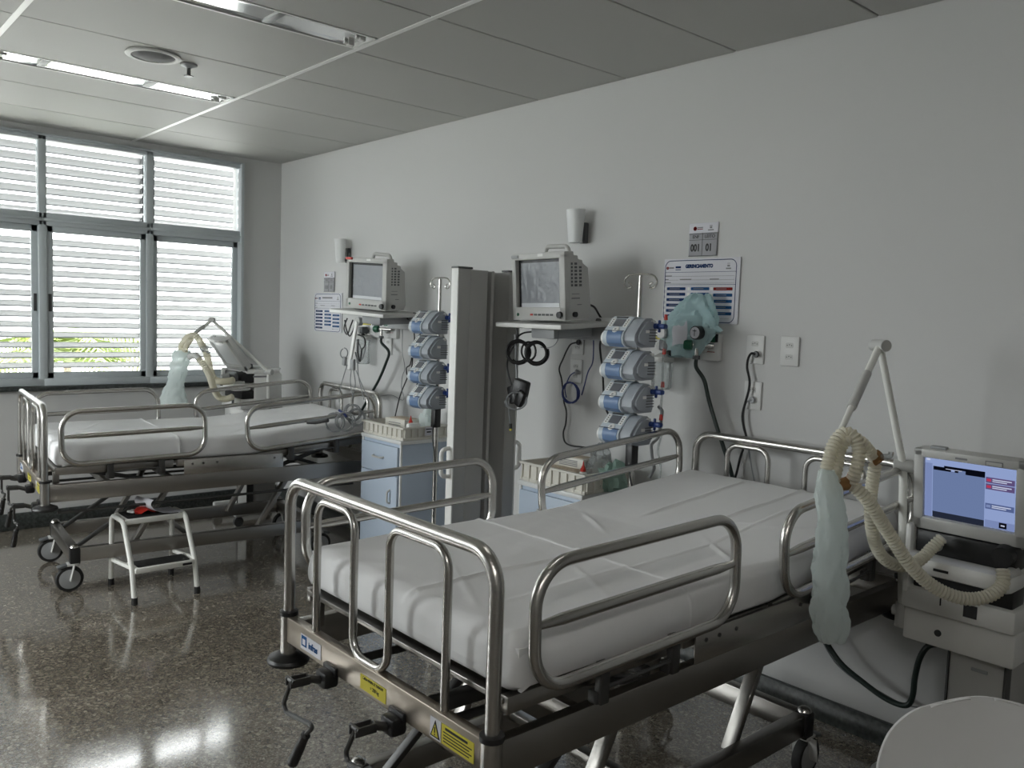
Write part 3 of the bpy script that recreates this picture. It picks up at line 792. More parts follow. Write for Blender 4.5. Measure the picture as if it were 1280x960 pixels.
def bottle(loc, label, h=.09, r=.02, cap='red', body='white'):
    t = thing('dropper_bottle', label, 'bottle', loc, 0, 'small red capped bottles')
    m = MB(body); m.lathe([(.0, 0), (r * .95, 0), (r, .004), (r, h * .62), (r * .85, h * .7), (r * .45, h * .74), (r * .45, h * .78)]); m.build('bottle_body', t)
    m = MB(cap); m.lathe([(r * .62, h * .74), (r * .62, h * .86), (r * .5, h * .88), (r * .2, h * 1.05), (r * .1, h * 1.2), (0, h * 1.21)]); m.build('cap', t)
    m = MB('inkg'); m.lathe([(r * 1.01, h * .2), (r * 1.012, h * .21), (r * 1.012, h * .4), (r * 1.01, h * .41)]); m.build('print', t)
bottle((3.775, -.29, CZ1 + .0085), 'small white bottle with pointed red cap in the nearer crate', .105, .021)
bottle((2.33, -.28, CZ2 + .0085), 'small white bottle with pointed red cap in the crate by the window bed', .105, .021)
def crumple(name, label, cat, loc, s, m1, seed, amp=.25, group=None):
    m = MB(m1); R = []
    for i in range(13):
        th = PI * (i + .5) / 13; ring = []
        for k in range(18):
            a = 2 * PI * k / 18; d = Vector((math.sin(th) * math.cos(a), math.sin(th) * math.sin(a), math.cos(th)))
            q = 1 + amp * noise.noise(d * 2.3 + Vector((seed, 0, 0))) * 2 + amp * .5 * noise.noise(d * 6 + Vector((0, seed, 0)))
            z = d.z * q; z = max(z, -.62)
            ring.append((loc[0] + d.x * q * s[0], loc[1] + d.y * q * s[1], loc[2] + (z + .62) * s[2]))
        R.append(ring)
    m.ring_loft(R); return solo(m, name, label, cat, group)
crumple('gauze_pack', 'crumpled clear and white gauze packs heaped at the back of the nearer crate', 'gauze', (3.755, -.155, CZ1 + .009), (.06, .05, .11), 'clear', 3, .3)
crumple('gauze_pack', 'crumpled white gauze pack heaped at the back of the window bed crate', 'gauze', (2.335, -.16, CZ2 + .009), (.06, .05, .10), 'sleeve', 5, .3)
crumple('plastic_bag', 'green tinted clear bag slumped over the right end of the nearer crate', 'bag', (3.885, -.20, CZ1 - .0), (.055, .07, .085), 'greenfilm', 8, .25).location.z = CZ1 + .002
t = thing('wipes_pack', 'white and orange printed soft pack at the right end of the window bed crate', 'pack', (2.385, -.30, CZ2 + .0095))
m = MB('white'); m.box((0, 0, .045), (.035, .09, .09), .014); m.build('pouch', t)
m = MB('orange'); m.box((.0165, 0, .04), (.003, .06, .03), .001); m.box((0, -.0445, .04), (.02, .003, .03), .001); m.build('print', t)

# ------------------------------------------------------------------ infusion stands with four pumps each
def stand(x, y, base, label):
    t = thing('infusion_stand', label, 'infusion stand', (x, y, 0), 0, 'infusion stands')
    m = MB('steel'); m.cyl((0, 0, .10), (0, 0, 1.02), .0135, seg=14); m.cyl((0, 0, 1.0), (0, 0, 1.772), .0095, seg=12); m.build('pole', t)
    m = MB('black'); m.box((0, -.005, .985), (.04, .045, .11), .006); m.build('pole_clamp', t)
    m = MB('steel'); m.tube(smooth([(-.068, 0, 1.742), (-.052, 0, 1.735), (-.055, 0, 1.72), (-.078, 0, 1.722), (-.092, 0, 1.745), (-.075, 0, 1.77), (-.04, 0, 1.778), (.04, 0, 1.778), (.075, 0, 1.77), (.092, 0, 1.745), (.078, 0, 1.722), (.055, 0, 1.72), (.052, 0, 1.735), (.068, 0, 1.742)], 5), .004, 8); m.build('bag_hook', t)
    m = MB('steel'); m.lathe([(.03, .06), (.034, .075), (.03, .10), (.016, .12)]); m.build('base_hub', t)
    for k in range(5):
        a = 2 * PI * k / 5 + .3; c, s = math.cos(a), math.sin(a)
        m = MB('grey'); m.bar((c * .02, s * .02, .08), (c * base, s * base, .062), .03, .02, .006); l = m.build('base_leg', t)
        m = MB('grey3'); m.cyl((c * base - s * .011, s * base + c * .011, .026), (c * base + s * .011, s * base - c * .011, .026), .026, seg=14); m.cyl((c * base, s * base, .03), (c * base, s * base, .06), .008); m.build('caster', l)
    return t
def pump(loc, label, knob):
    t = thing('infusion_pump', label, 'infusion pump', loc, 0, 'stacked infusion pumps')
    P = [(0, 0), (-.095, 0), (-.13, .003), (-.147, .018), (-.152, .040), (-.147, .060), (-.139, .070), (-.088, .124), (-.076, .130), (-.04, .131), (-.012, .118), (0, .10)]
    m = MB('pump'); m.prism(P, (-.085, 0, 0), (0, 1, 0), (0, 0, 1), (1, 0, 0), .115); m.build('housing', t)
    m = MB('pumpd')
    Q = [(-.01, .004), (-.09, .002), (-.125, .010), (-.142, .03), (-.142, .055), (-.122, .082), (-.094, .112), (-.07, .126), (-.035, .126), (-.012, .11)]
    m.prism(Q, (.030, 0, 0), (0, 1, 0), (0, 0, 1), (1, 0, 0), .058)
    m.prism([(p[0] * .8 - .012, p[1] * .8 + .012) for p in Q], (.088, 0, 0), (0, 1, 0), (0, 0, 1), (1, 0, 0), .012); m.build('side_housing', t)
    m = MB('white'); m.cyl((-.102, -.112, .036), (-.085, -.112, .036), .030, .034, 20); m.build('end_cap', t)
    d = Vector((0, .6866, .727)); n = Vector((0, -.727, .6866)); o = Vector((0, -.139, .070)); ex = Vector((1, 0, 0))
    m = MB('lcd2'); m.prism(rrect(.052, .042, .003), o + d * .045 + n * .0005 + ex * -.028, ex, d, n, .0022); m.build('display', t)
    m = MB('white')
    for xx in (-.070, .014): m.prism(rrect(.020, .05, .003), o + d * .045 + n * .0003 + ex * xx, ex, d, n, .0016)
    m.use('grey3')
    for xx in (-.070, .014):
        for k in range(4): m.prism(rrect(.006, .005, .001), o + d * (.028 + .011 * k) + n * .0018 + ex * xx, ex, d, n, .001)
    m.build('keypad', t)
    m = MB('pblue'); F = [(-.128, .001), (-.1485, .016), (-.1545, .040), (-.1495, .0615), (-.1415, .0715)]
    g = [[(xx, p[0], p[1]) for xx in (-.060, -.02, .022)] for p in F]; m.sheet(g, .002); m.build('front_cover', t)
    m = MB('black'); m.box((-.025, -.148, .0695), (.115, .004, .0025)); m.box((-.03, -.086, .126), (.06, .014, .006), .002); m.build('seam', t)
    m = MB('white'); m.lathe([(.0, .0), (.017, 0), (.017, .003), (.013, .005), (0, .005)], o + d * .004 + n * .0 + ex * -.022, n, 20); m.use('grey2').prism(rrect(.010, .010, .003), o + d * .004 + n * .005 + ex * -.022, ex, d, n, .001); m.build('dial', t)
    m = MB('grey3')
    for k in range(5): m.box((.1005, -.038, .03 + .012 * k), (.002, .05, .004))
    m.use('white').box((.101, -.075, .07), (.002, .022, .012)); m.build('side_vent', t)
    m = MB('white'); m.cyl((.088, -.035, .112), (.103, -.035, .112), .007, seg=10); m.build('latch_pin', t)
    if knob:
        m = MB('knob'); m.cyl((.099, -.028, .094), (.118, -.028, .094), .012); m.box((.135, -.02, .094), (.036, .030, .022), .008); m.box((.118, -.022, .094), (.010, .012, .052), .004); m.build('clamp_knob', t)
    return t
P1 = (4.082, -.302); P2 = (2.618, -.302)
stand(P1[0], P1[1], .19, 'steel infusion stand behind the nearest bed, two-hook top, carrying four pumps')
stand(P2[0], P2[1], .17, 'steel infusion stand left of the folding screen, two-hook top, carrying four pumps')
od = ['topmost', 'second', 'third', 'lowest']
for (P, where, kn) in ((P1, 'beside the nearest bed', (1, 0, 1, 1)), (P2, 'by the folding screen', (1, 0, 1, 1))):
    for k in range(4):
        pump((P[0] + .028, P[1] - .016, 1.462 - .1385 * k), '%s of four blue fronted infusion pumps on the stand %s' % (od[k], where), kn[k])
    t = thing('infusion_line', 'clear drip tubing with red fittings along the pumps ' + where, 'tubing', (P[0] + .15, P[1] - .005, 0), 0, 'drip tubing')
    m = MB('clear'); m.tube(smooth([(0, 0, 1.60), (.012, -.01, 1.5), (-.004, .004, 1.4), (.008, -.008, 1.3), (0, 0, 1.2), (.006, .004, 1.1), (-.006, 0, 1.03), (.012, .0, .96), (.006, .006, .90)], 5), .0045, 8); m.build('tube', t)
    for z in (1.595, 1.45, 1.31, 1.17):
        m = MB('red'); m.cyl((.002, 0, z - .012), (.002, 0, z + .012), .0085, .0065, 10); m.build('red_fitting', t)

# ------------------------------------------------------------------ folding screen
t = thing('folding_screen', 'tall grey folded concertina screen standing between the two beds', 'screen', (3.2, -.465, 0))
def post(y0, y1, nm):
    m = MB('pvc'); m.box((.035, (y0 + y1) / 2, .93), (.05, y1 - y0, 1.74), .006); m.use('white').box((.035, y0 - .004 if y0 < 0 else y1 + .004, .93), (.052, .008, 1.74), .003)
    m.use('dsteel').box((.035, (y0 + y1) / 2, 1.802), (.056, y1 - y0 + .02, .01), .003); p = m.build(nm, t)
    s = -1 if y0 < 0 else 1; ye = y0 - .008 if y0 < 0 else y1 + .008
    h = MB('white'); h.tube(fillet([(.035, ye, .925), (.035, ye + s * .05, .92), (.035, ye + s * .05, .79), (.035, ye, .785)], .035, 6), .011, 10); h.build('handle', p)
    for q in (-1, 1):
        w = MB('grey3'); w.cyl((q * .045 - .01, (y0 + y1) / 2, .028), (q * .045 + .01, (y0 + y1) / 2, .028), .028, seg=14); w.box((q * .045, (y0 + y1) / 2, .052), (.028, .04, .03), .004); w.build('caster', p)
post(-.197, -.125, 'end_post'); post(.122, .195, 'end_post')
m = MB('pvc'); zz = [(-.125, .055), (-.118, .060), (-.02, .060), (-.012, .05), (-.012, -.02), (.0, -.05), (.01, -.02), (.012, .052), (.026, .056), (.03, .05), (.034, -.03), (.06, -.05), (.10, -.045), (.112, .02), (.122, .045)]
g = [[(p[1], p[0], z) for p in zz] for z in (.07, .5, 1.0, 1.4, 1.795)]; m.sheet(g, .004)
m.build('pleats', t)

# ------------------------------------------------------------------ wall shelves and patient monitors
def shelf(loc, rot, w, label, bx):
    t = thing('wall_shelf', label, 'shelf', loc, 0, 'monitor shelves'); t.rotation_euler = rot
    m = MB('grey'); m.box((0, .185, -.012), (w, .37, .024), .006); m.use('white').box((0, -.001, -.012), (w - .004, .004, .02), .002); m.build('shelf_board', t)
    m = MB('grey2'); m.box((bx, .20, -.05), (.16, .26, .05), .006); m.build('bracket', t)
    return t
def monitor(loc, rot, label, led):
    t = thing('patient_monitor', label, 'monitor', loc, 0, 'patient monitors'); t.rotation_euler = rot
    W, Hh = .36, .315
    m = MB('grey'); pr = [(.03, .0), (.03, Hh - .004), (.062, Hh), (.066, Hh - .018), (.092, Hh - .02), (.096, Hh - .036), (.122, Hh - .04), (.126, Hh - .055), (.16, Hh - .075), (.178, .03), (.16, .004)]
    m.prism(pr, (-W / 2 + .006, 0, .006), (0, 1, 0), (0, 0, 1), (1, 0, 0), W - .012); m.build('housing', t)
    m = MB('grey'); fr = .036
    x0, x1, z0, z1 = -.155, .143, .062, .29
    m.box((0, .016, (z1 + Hh) / 2 + .003), (W, .034, Hh - z1 + .006), .004); m.box((0, .016, z0 / 2 + .003), (W, .034, z0 - .0), .004)
    m.box(((-W / 2 + x0) / 2, .016, Hh / 2), (x0 + W / 2, .034, Hh - .01), .004); m.box(((W / 2 + x1) / 2, .016, Hh / 2), (W / 2 - x1, .034, Hh - .01), .004); m.build('bezel', t)
    m = MB('black'); m.box(((x0 + x1) / 2, .027, (z0 + z1) / 2), (x1 - x0, .006, z1 - z0)); m.build('surround_shade', t)  # black left and top margin stands in for shade inside the bezel
    m = MB('lcd'); g = []
    for i in range(32):
        row = []
        for k in range(40):
            u, v = k / 39, i / 31; X = x0 + .018 + u * (x1 - x0 - .03); Z = z0 + .006 + v * (z1 - z0 - .02)
            q = noise.noise(Vector((X * 26, Z * 14, led * 7.0))); w_ = abs(noise.noise(Vector((X * 60 + Z * 30, Z * 22, led + 3.0))))
            row.append((X, .0215 - .0012 * max(0, .25 - w_) * (1 if q > 0 else 0) * 8, Z))
        g.append(row)
    m.sheet(g, .002); m.build('screen', t)
    m = MB('film'); m.box((x1 - .006, .019, (z0 + z1) / 2 - .004), (.010, .002, z1 - z0 - .02), .0); m.box(((x0 + x1) / 2, .019, z0 + .012), (x1 - x0 - .04, .002, .02)); m.build('film_edge', t)
    m = MB('grey'); m.tube(fillet([(.0, .05, Hh - .012), (.012, .05, Hh + .034), (.15, .05, Hh + .030), (.165, .05, Hh - .012)], .022, 5), .0105, 10); m.build('carry_handle', t)
    m = MB('red' if led else 'grey2'); m.box((-.155, .0, Hh - .008), (.05, .012, .014), .003) if not led else m.box((-.15, .002, Hh - .002), (.055, .03, .016), .004); m.build('alarm_light', t)
    m = MB('red'); m.box((-.045, -.002, .03), (.018, .006, .009), .002); m.build('button', t)
    for k in range(5):
        m = MB('grey3'); m.box((-.018 + .027 * k, -.002, .03), (.019, .006, .009), .002); m.build('button', t)
    m = MB('black'); m.cyl((.148, .004, .03), (.148, -.014, .03), .017, .015, 18); m.build('dial_knob', t)
    m = MB('green'); m.cyl((-.142, .004, .03), (-.142, -.003, .03), .008, seg=12); m.build('power_button', t)
    m = MB('grey3')
    for y, zr in ((.052, 7), (.078, 7), (.108, 6)):
        for k in range(zr): m.box((W / 2 - .0055, y, .165 + .0165 * k), (.003, .010 if y < .06 else .016, .010))
    m.build('side_vent', t)
    m = MB('inkg'); m.box((W / 2 - .0055, .075, .125), (.002, .05, .003)); m.box((W / 2 - .0055, .075, .105), (.002, .055, .006)); m.box((W / 2 - .0055, .10, .075), (.002, .03, .004)); m.build('side_print', t)
    m = MB('black'); m.cyl((W / 2 - .007, .065, .03), (W / 2 + .006, .065, .03), .013, seg=14); m.build('socket_cap', t)
    m = MB('white'); m.box((.02, -.0005, Hh - .006), (.035, .002, .012)); m.build('badge', t)
    return t
shelf((3.535, -.462, 1.546), (.066, .0, 0), .46, 'grey wall shelf holding the patient monitor right of the folding screen', .03)
monitor((3.552, -.405, 1.5585), (.066, -.012, .01), 'patient monitor with filmed grey screen, right of the folding screen', 0)
shelf((1.965, -.455, 1.574), (.04, .05, .21), .48, 'grey wall shelf holding the patient monitor near the window', .06)
monitor((1.905, -.352, 1.5855), (.04, .05, .21), 'patient monitor with red alarm light, nearer the window', 1)

# rails on the wall behind the monitors
def wall_rail(x0, x1, z, label):
    t = thing('wall_rail', label, 'rail', ((x0 + x1) / 2, 0, z), 0, 'wall bracket rails')
    m = MB('grey2'); m.box((0, -.055, .0), (x1 - x0, .105, .085), .006); m.build('rail_body', t)
    m = MB('grey'); m.box(((x1 - x0) / 2 + .05, -.03, .0), (.10, .055, .17), .006); m.build('wall_bracket', t)
    m = MB('pale'); m.box(((x1 - x0) / 2 + .03, -.06, .055), (.16, .12, .03), .004); m.build('cover_plate', t)
    for s in (-.04, .10):
        m = MB('dsteel'); m.cyl(((x1 - x0) / 2 + s, -.12, .055), ((x1 - x0) / 2 + s, -.135, .055), .012); m.build('knob', t)
wall_rail(3.30, 3.72, 1.515, 'grey bracket rail on the wall behind the monitor right of the screen')
wall_rail(1.78, 2.16, 1.512, 'grey bracket rail on the wall behind the monitor near the window')

# ------------------------------------------------------------------ wall lamps
def sconce(x, z, label):
    t = thing('wall_lamp', label, 'lamp', (x, 0, z), 0, 'wall lamps')
    m = MB('shade'); R = []
    for (f, w, dp) in ((0, .040, .038), (.5, .048, .046), (1, .056, .054)):
        zz = -.082 + .165 * f; ring = []
        for k in range(25):
            a = PI * k / 24; ring.append((-w * math.cos(a), -.055 - dp * math.sin(a) ** .8, zz))
        R.append(ring)
    m.sheet(R, .004); m.build('lamp_shade', t)
    m = MB('grey2'); m.box((0, -.048, -.078), (.07, .012, .008), .002); m.box((.0, -.06, -.079), (.075, .03, .005), .002); m.build('shade_base', t)
    m = MB('grey3'); m.box((.012, -.014, -.03), (.042, .026, .105), .005); m.box((.012, -.035, -.06), (.02, .03, .02), .003); m.build('wall_plate', t)
    m = MB('white'); m.cyl((.0, -.06, -.06), (.0, -.06, .035), .013, seg=12); m.build('lamp_tube', t)
sconce(3.436, 2.042, 'white half-round wall lamp above the monitor beside the folding screen')
sconce(1.085, 2.000, 'white half-round wall lamp above the monitor nearer the window')

# ------------------------------------------------------------------ signs and boards
EX, EZ = (1, 0, 0), (0, 0, 1)
def bed_sign(xc, zc, label, rows):
    w, h = .15, .145; t = thing('bed_number_sign', label, 'sign', (xc, -.002, zc - h / 2), 0, 'bed number signs')
    m = MB('paper'); m.box((0, -.003, h - .02), (w + .006, .005, .044), .001); m.build('header_card', t)
    m = MB('signgrey'); m.box((0, -.004, (h - .042) / 2), (w, .005, h - .042), .001); b = m.build('number_plate', t)
    m = MB('ink'); zt = h - .042
    m.box((0, -.0072, zt - .004), (w, .001, .0018)); m.box((0, -.0072, zt - .031), (w, .001, .0014)); m.box((-.002, -.0072, zt / 2), (.0014, .001, zt)); m.box((0, -.0072, .001), (w, .001, .002)); m.build('rules', b)
    m = MB('inkr', 'inkg'); m.lathe([(.0095, 0), (.0095, .0008), (.006, .0008), (.006, 0)], (-.045, -.0062, h - .022), (0, -1, 0), 16)
    m.use('inkg').box((-.018, -.0062, h - .018), (.03, .001, .004)); m.use('inkr').box((-.018, -.0062, h - .025), (.03, .001, .003)); m.build('round_emblem', t)
    m = MB('inkg'); m.box((.04, -.0062, h - .012), (.014, .001, .003)); m.box((.04, -.0062, h - .020), (.012, .001, .008)); m.box((.04, -.0062, h - .031), (.03, .001, .005)); m.build('crest', t)
    if rows:
        lettering('ENF', .021, (-.038, -.0072, zt - .017), EX, EZ, 'ink', b); lettering('LEITO', .021, (.037, -.0072, zt - .017), EX, EZ, 'ink', b)
        lettering('001', .043, (-.039, -.0072, .036), EX, EZ, 'ink', b, sx=.8, bold=.0019); lettering('01', .043, (.034, -.0072, .036), EX, EZ, 'ink', b, sx=.8, bold=.0019)
    else:
        m = MB('inkg'); m.box((-.036, -.0072, zt - .018), (.035, .001, .012)); m.box((.036, -.0072, zt - .018), (.035, .001, .012)); m.box((-.036, -.0072, .034), (.045, .001, .026)); m.box((.034, -.0072, .034), (.03, .001, .026)); m.build('faint_print', b)
bed_sign(4.182, 1.947, 'grey bed sign reading 001 and 01 above the blue chart board', True)
bed_sign(.822, 1.785, 'small grey bed sign above the chart board left of the window-side monitor', False)

def board(x0, z0, label, big):
    W, Hh = .412, .29; t = thing('chart_board', label, 'board', (x0 + W / 2, -.001, z0), 0, 'chart boards on the wall')
    m = MB('paper'); m.box((0, -.004, Hh / 2), (W, .006, Hh), .001); m.build('panel', t)
    fx = lambda X: -W / 2 + W * (X - 130) / 1015.0
    fz = lambda Y: Hh * (1 - (Y - 140) / 880.0)
    m = MB('inkb'); bx0, bx1, bz0, bz1 = fx(150), fx(1100), fz(1003), fz(165); R = .030
    o = rrect(bx1 - bx0, bz1 - bz0, R, 8, (bx0 + bx1) / 2, (bz0 + bz1) / 2)
    m.tube([(p[0], -.0076, p[1]) for p in o], .0016, 6, closed=True)
    for Y in (325, 497): m.box(((bx0 + bx1) / 2, -.0074, fz(Y)), (bx1 - bx0, .001, .0016))
    m.build('border', t)
    if big: lettering('GERENCIAMENTO', .021, (fx(615), -.0074, fz(247)), EX, EZ, 'inkb', t, 'title', sx=.86, bold=.0015)
    else:
        m = MB('inkg'); m.box((fx(615), -.0074, fz(247)), (.15, .001, .012)); m.build('title', t)
    m = MB('inkg')
    for (a, b, Y) in ((155, 245, 375), (250, 1080, 382), (155, 200, 425), (205, 340, 432), (360, 520, 425), (525, 760, 432), (765, 885, 425), (890, 1080, 432), (155, 235, 470), (240, 1080, 478)):
        line = a in (250, 205, 525, 890, 240); m.box((fx((a + b) / 2), -.0074, fz(Y)), (W * (b - a) / 1015, .001, .0012 if line else .005))
    m.build('form_lines', t)
    m = MB('inkr', 'inkg'); m.lathe([(.007, 0), (.007, .0008), (.004, .0008), (.004, 0)], (fx(180), -.007, fz(265)), (0, -1, 0), 14); m.use('inkg').box((fx(235), -.0074, fz(262)), (.028, .001, .007)); m.build('round_emblem', t)
    m = MB('inkb'); m.box((fx(330), -.0074, fz(255)), (.03, .001, .009)); m.box((fx(330), -.0074, fz(290)), (.03, .001, .003)); m.build('word_mark', t)
    m = MB('inkg'); m.box((fx(1000), -.0074, fz(218)), (.014, .001, .002)); m.box((fx(1000), -.0074, fz(250)), (.013, .001, .008)); m.box((fx(1000), -.0074, fz(285)), (.026, .001, .006)); m.build('crest', t)
    for c, (a, b, q) in enumerate(((185, 445, 155), (520, 765, 487), (820, 1065, 797))):
        for r_ in range(6 if c != 2 else 5):
            Y = (552 + 76 * r_) if c < 2 else (555 + 82 * r_)
            if c == 1 and r_ > 4: continue
            k = 'inkr' if (c == 2 and r_ == 0 and big) else ('inkb' if c == 0 else 'inkb2')
            m = MB(k); m.prism(rrect(W * (b - a) / 1015, .0135, .003), (fx((a + b) / 2), -.0068, fz(Y)), EX, EZ, (0, -1, 0), .001); m.use('inkg').box((fx((a + b) / 2 - 20), -.008, fz(Y)), (W * (b - a) * .55 / 1015, .0006, .003)); m.build('field_bar', t)
    for c, q in enumerate((155, 487, 797)):
        for r_ in range(5): m = MB('white'); m.prism(rrect(.012, .013, .002), (fx(q), -.0068, fz(552 + (76 if c < 2 else 82) * r_)), EX, EZ, (0, -1, 0), .0012); m.build('check_box', t)
    m = MB('inkg'); m.box((fx(835), -.0074, fz(945)), (.018, .001, .004)); m.box((fx(950), -.0074, fz(950)), (.07, .001, .001)); m.build('footer', t)
board(3.972, 1.575, 'white chart board titled GERENCIAMENTO with blue bars, under the 001 sign', True)
board(.605, 1.412, 'pale chart board with faded blue bars near the corner by the window', False)

# ------------------------------------------------------------------ wall sockets
def socket(x, z, label, kind):
    t = thing('wall_socket', label, 'socket', (x, 0, z), 0, 'wall socket plates')
    m = MB('plate'); m.box((0, -.005, 0), (.084, .01, .122), .004); m.build('face_plate', t)
    for s in ((-.024, .024) if kind == 2 else (.024,)):
        m = MB('grey'); m.prism(rrect(.034, .022, .006), (0, -.0095, s), EX, EZ, (0, -1, 0), .0015); m.use('grey3')
        for q in (-.010, 0, .010): m.cyl((q, -.011, s + (.003 if q == 0 else 0)), (q, -.0118, s + (.003 if q == 0 else 0)), .0024, seg=8)
        m.build('outlet', t)
socket(4.480, 1.472, 'white wall socket with a black plug, left of a pair of plates', 2)
socket(4.642, 1.473, 'white double wall socket, rightmost plate on the wall', 2)
socket(4.480, 1.276, 'white wall socket with a grey plug, lowest below the pair', 2)
socket(3.430, 1.453, 'white wall socket under the monitor shelf, upper with black plug', 2)
socket(3.425, 1.305, 'white wall socket under the monitor shelf, lower beside the blue coil', 2)
socket(1.645, 1.350, 'white wall socket behind the hose under the window-side monitor', 2)

# ------------------------------------------------------------------ medical gas panels
def gas_panel(x0, x1, z0, z1, label):
    t = thing('gas_outlet_panel', label, 'gas panel', ((x0 + x1) / 2, 0, z0), 0, 'medical gas panels'); W = x1 - x0; Hh = z1 - z0
    m = MB('plate'); m.box((0, -.014, Hh / 2), (W, .028, Hh), .004); m.build('panel_plate', t)
    for k, c in ((-1, 'yellow'), (0, 'grey3'), (1, 'green')):
        m = MB(c if k else 'grey3'); m.box((k * W * .31, -.0295, Hh - .022), (W * .27, .003, .034)); m.use('grey').cyl((k * W * .31, -.028, Hh * .42), (k * W * .31, -.05, Hh * .42), .019, seg=18); m.use('inkr' if k > 0 else 'inkg').box((k * W * .31 + .03, -.0290, Hh * .32), (.045, .002, .003)); m.build('gas_outlet', t)
    m = MB('ink'); m.box((W * .33, -.029, Hh - .020), (W * .30, .003, .036)); m.use('white').box((W * .34, -.031, Hh - .02), (.016, .001, .008)); m.build('name_strip', t)
    return t
gas_panel(3.925, 4.312, 1.412, 1.532, 'white medical gas panel under the GERENCIAMENTO board, partly behind a teal bag')
gas_panel(1.30, 1.77, 1.402, 1.520, 'white medical gas panel under the window-side monitor')
def flowmeter(x, z, label, gauge=True):
    t = thing('oxygen_flowmeter', label, 'flowmeter', (x, 0, z), 0, 'oxygen flowmeters')
    m = MB('steel'); m.cyl((.06, -.05, 0), (-.03, -.10, 0), .011); m.cyl((.0, -.09, .0), (.0, -.09, -.05), .009); m.build('valve_body', t)
    m = MB('green'); m.lathe([(.012, 0), (.022, .004), (.023, .03), (.019, .038), (0, .038)], (-.015, -.10, .0), (-.9, -.45, 0), 16); m.build('green_knob', t)
    m = MB('grey3'); m.cyl((0, -.09, -.045), (0, -.09, -.062), .017, seg=14); m.build('hose_nut', t)
    if gauge:
        m = MB('black'); m.cyl((.015, -.085, .055), (.012, -.125, .055), .030, seg=24); m.build('gauge_case', t)
        m = MB('paper', 'ink'); m.cyl((.012, -.125, .055), (.0119, -.1275, .055), .025, seg=24); m.use('ink').box((.012, -.129, .055), (.003, .001, .03)); m.box((.018, -.129, .063), (.008, .001, .003)); m.box((.006, -.129, .063), (.008, .001, .003)); m.build('gauge_dial', t)
    return t
flowmeter(4.240, 1.478, 'oxygen flowmeter with green knob and round gauge on the gas panel under the board')
flowmeter(1.685, 1.462, 'oxygen flowmeter with green knob on the gas panel under the window-side monitor', False)
def vacuum(x, z, label):
    t = thing('suction_regulator', label, 'regulator', (x, 0, z), 0, 'suction regulators')
    m = MB('grey3'); m.box((0, -.07, -.025), (.05, .05, .05), .006); m.cyl((0, -.03, -.03), (0, -.10, -.03), .014); m.build('regulator_body', t)
    m = MB('grey2', 'paper'); m.cyl((0, -.09, .035), (.004, -.12, .035), .030, seg=24); m.use('grey').cyl((.004, -.12, .035), (.0042, -.122, .035), .026, seg=24); m.build('vacuum_gauge', t)
    m = MB('black'); m.cyl((.03, -.09, -.055), (.055, -.10, -.06), .013, seg=12); m.build('control_knob', t)
vacuum(4.055, 1.495, 'suction regulator with grey gauge beside the top infusion pump')
vacuum(1.42, 1.470, 'dark suction regulator on the gas panel left of the green knob')
def canister(x, z0, z1, label, y=-.08):
    t = thing('suction_canister', label, 'canister', (x, y, z0), 0, 'suction canisters'); h = z1 - z0
    m = MB('clear'); m.lathe([(.0, 0), (.040, 0), (.046, .008), (.049, h - .02), (.050, h - .012)], (0, 0, 0)); m.build('jar', t)
    m = MB('grey'); m.lathe([(.051, h - .022), (.053, h - .018), (.053, h), (.03, h + .008), (.012, h + .02), (0, h + .02)]); m.build('lid', t)
    m = MB('inkg')
    for k in range(5): m.box((0, -.0485, .03 + .018 * k), (.02, .001, .002))
    m.build('scale', t)
canister(4.045, 1.268, 1.415, 'clear suction canister on the wall right of the second infusion pump')
canister(1.445, 1.215, 1.405, 'clear suction canister hanging under the window-side gas panel')

# teal film bag over the gas panel
m = MB('teal'); ctr = [(4.245, 1.70, .030), (4.235, 1.69, .055), (4.215, 1.655, .085), (4.20, 1.615, .115), (4.18, 1.575, .150), (4.165, 1.53, .155), (4.16, 1.48, .12), (4.15, 1.425, .085)]
g = []
for (xc, zc, hw) in smooth([(a, b, c) for a, b, c in ctr], 7):
    ring = []
    for k in range(48):
        a = 2 * PI * k / 48; n1 = noise.noise(Vector((math.cos(a) * 2.5, math.sin(a) * 2.5 + zc * 14, xc * 5))) + .55 * noise.noise(Vector((math.cos(a) * 6, math.sin(a) * 6 + zc * 38, xc * 5)))
        ring.append((xc + hw * math.cos(a) * (1 + .18 * n1), -.075 + (.032 + .022 * n1) * math.sin(a), zc + .012 * n1))
    g.append(ring)
m.ring_loft(g, cap=True); solo(m, 'film_bag', 'crumpled teal plastic bag draped over the gas panel in front of the board', 'bag')
m = MB('teal'); q = [(4.242, -0.075, 1.603), (4.293, -0.075, 1.594), (4.362, -0.075, 1.548), (4.262, -0.075, 1.551), (4.227, -0.075, 1.557)]
m.sheet([[q[0], q[1], q[2]], [Vector(q[0]).lerp(Vector(q[4]), .5) + Vector((0, -.012, 0)), Vector(q[1]).lerp(Vector(q[3]), .5) + Vector((0, -.015, 0)), Vector(q[2]) + Vector((-.01, -.004, -.006))], [q[4], q[3], Vector(q[2]) + Vector((-.02, 0, -.01))]], .0008); solo(m, 'film_scrap', 'loose teal film corner sticking out right of the draped bag', 'film')
m = MB('paper'); g = [[(4.125 + .020 * i, -.118 + .004 * math.sin(i * 1.1 + k * 1.7), 1.468 + .0235 * k + .004 * i + .005 * math.sin(k + i)) for k in range(5)] for i in range(5)]
m.sheet(g, .0012); solo(m, 'paper_note', 'crinkled white tag in front of the teal bag beside the round gauge', 'tag')

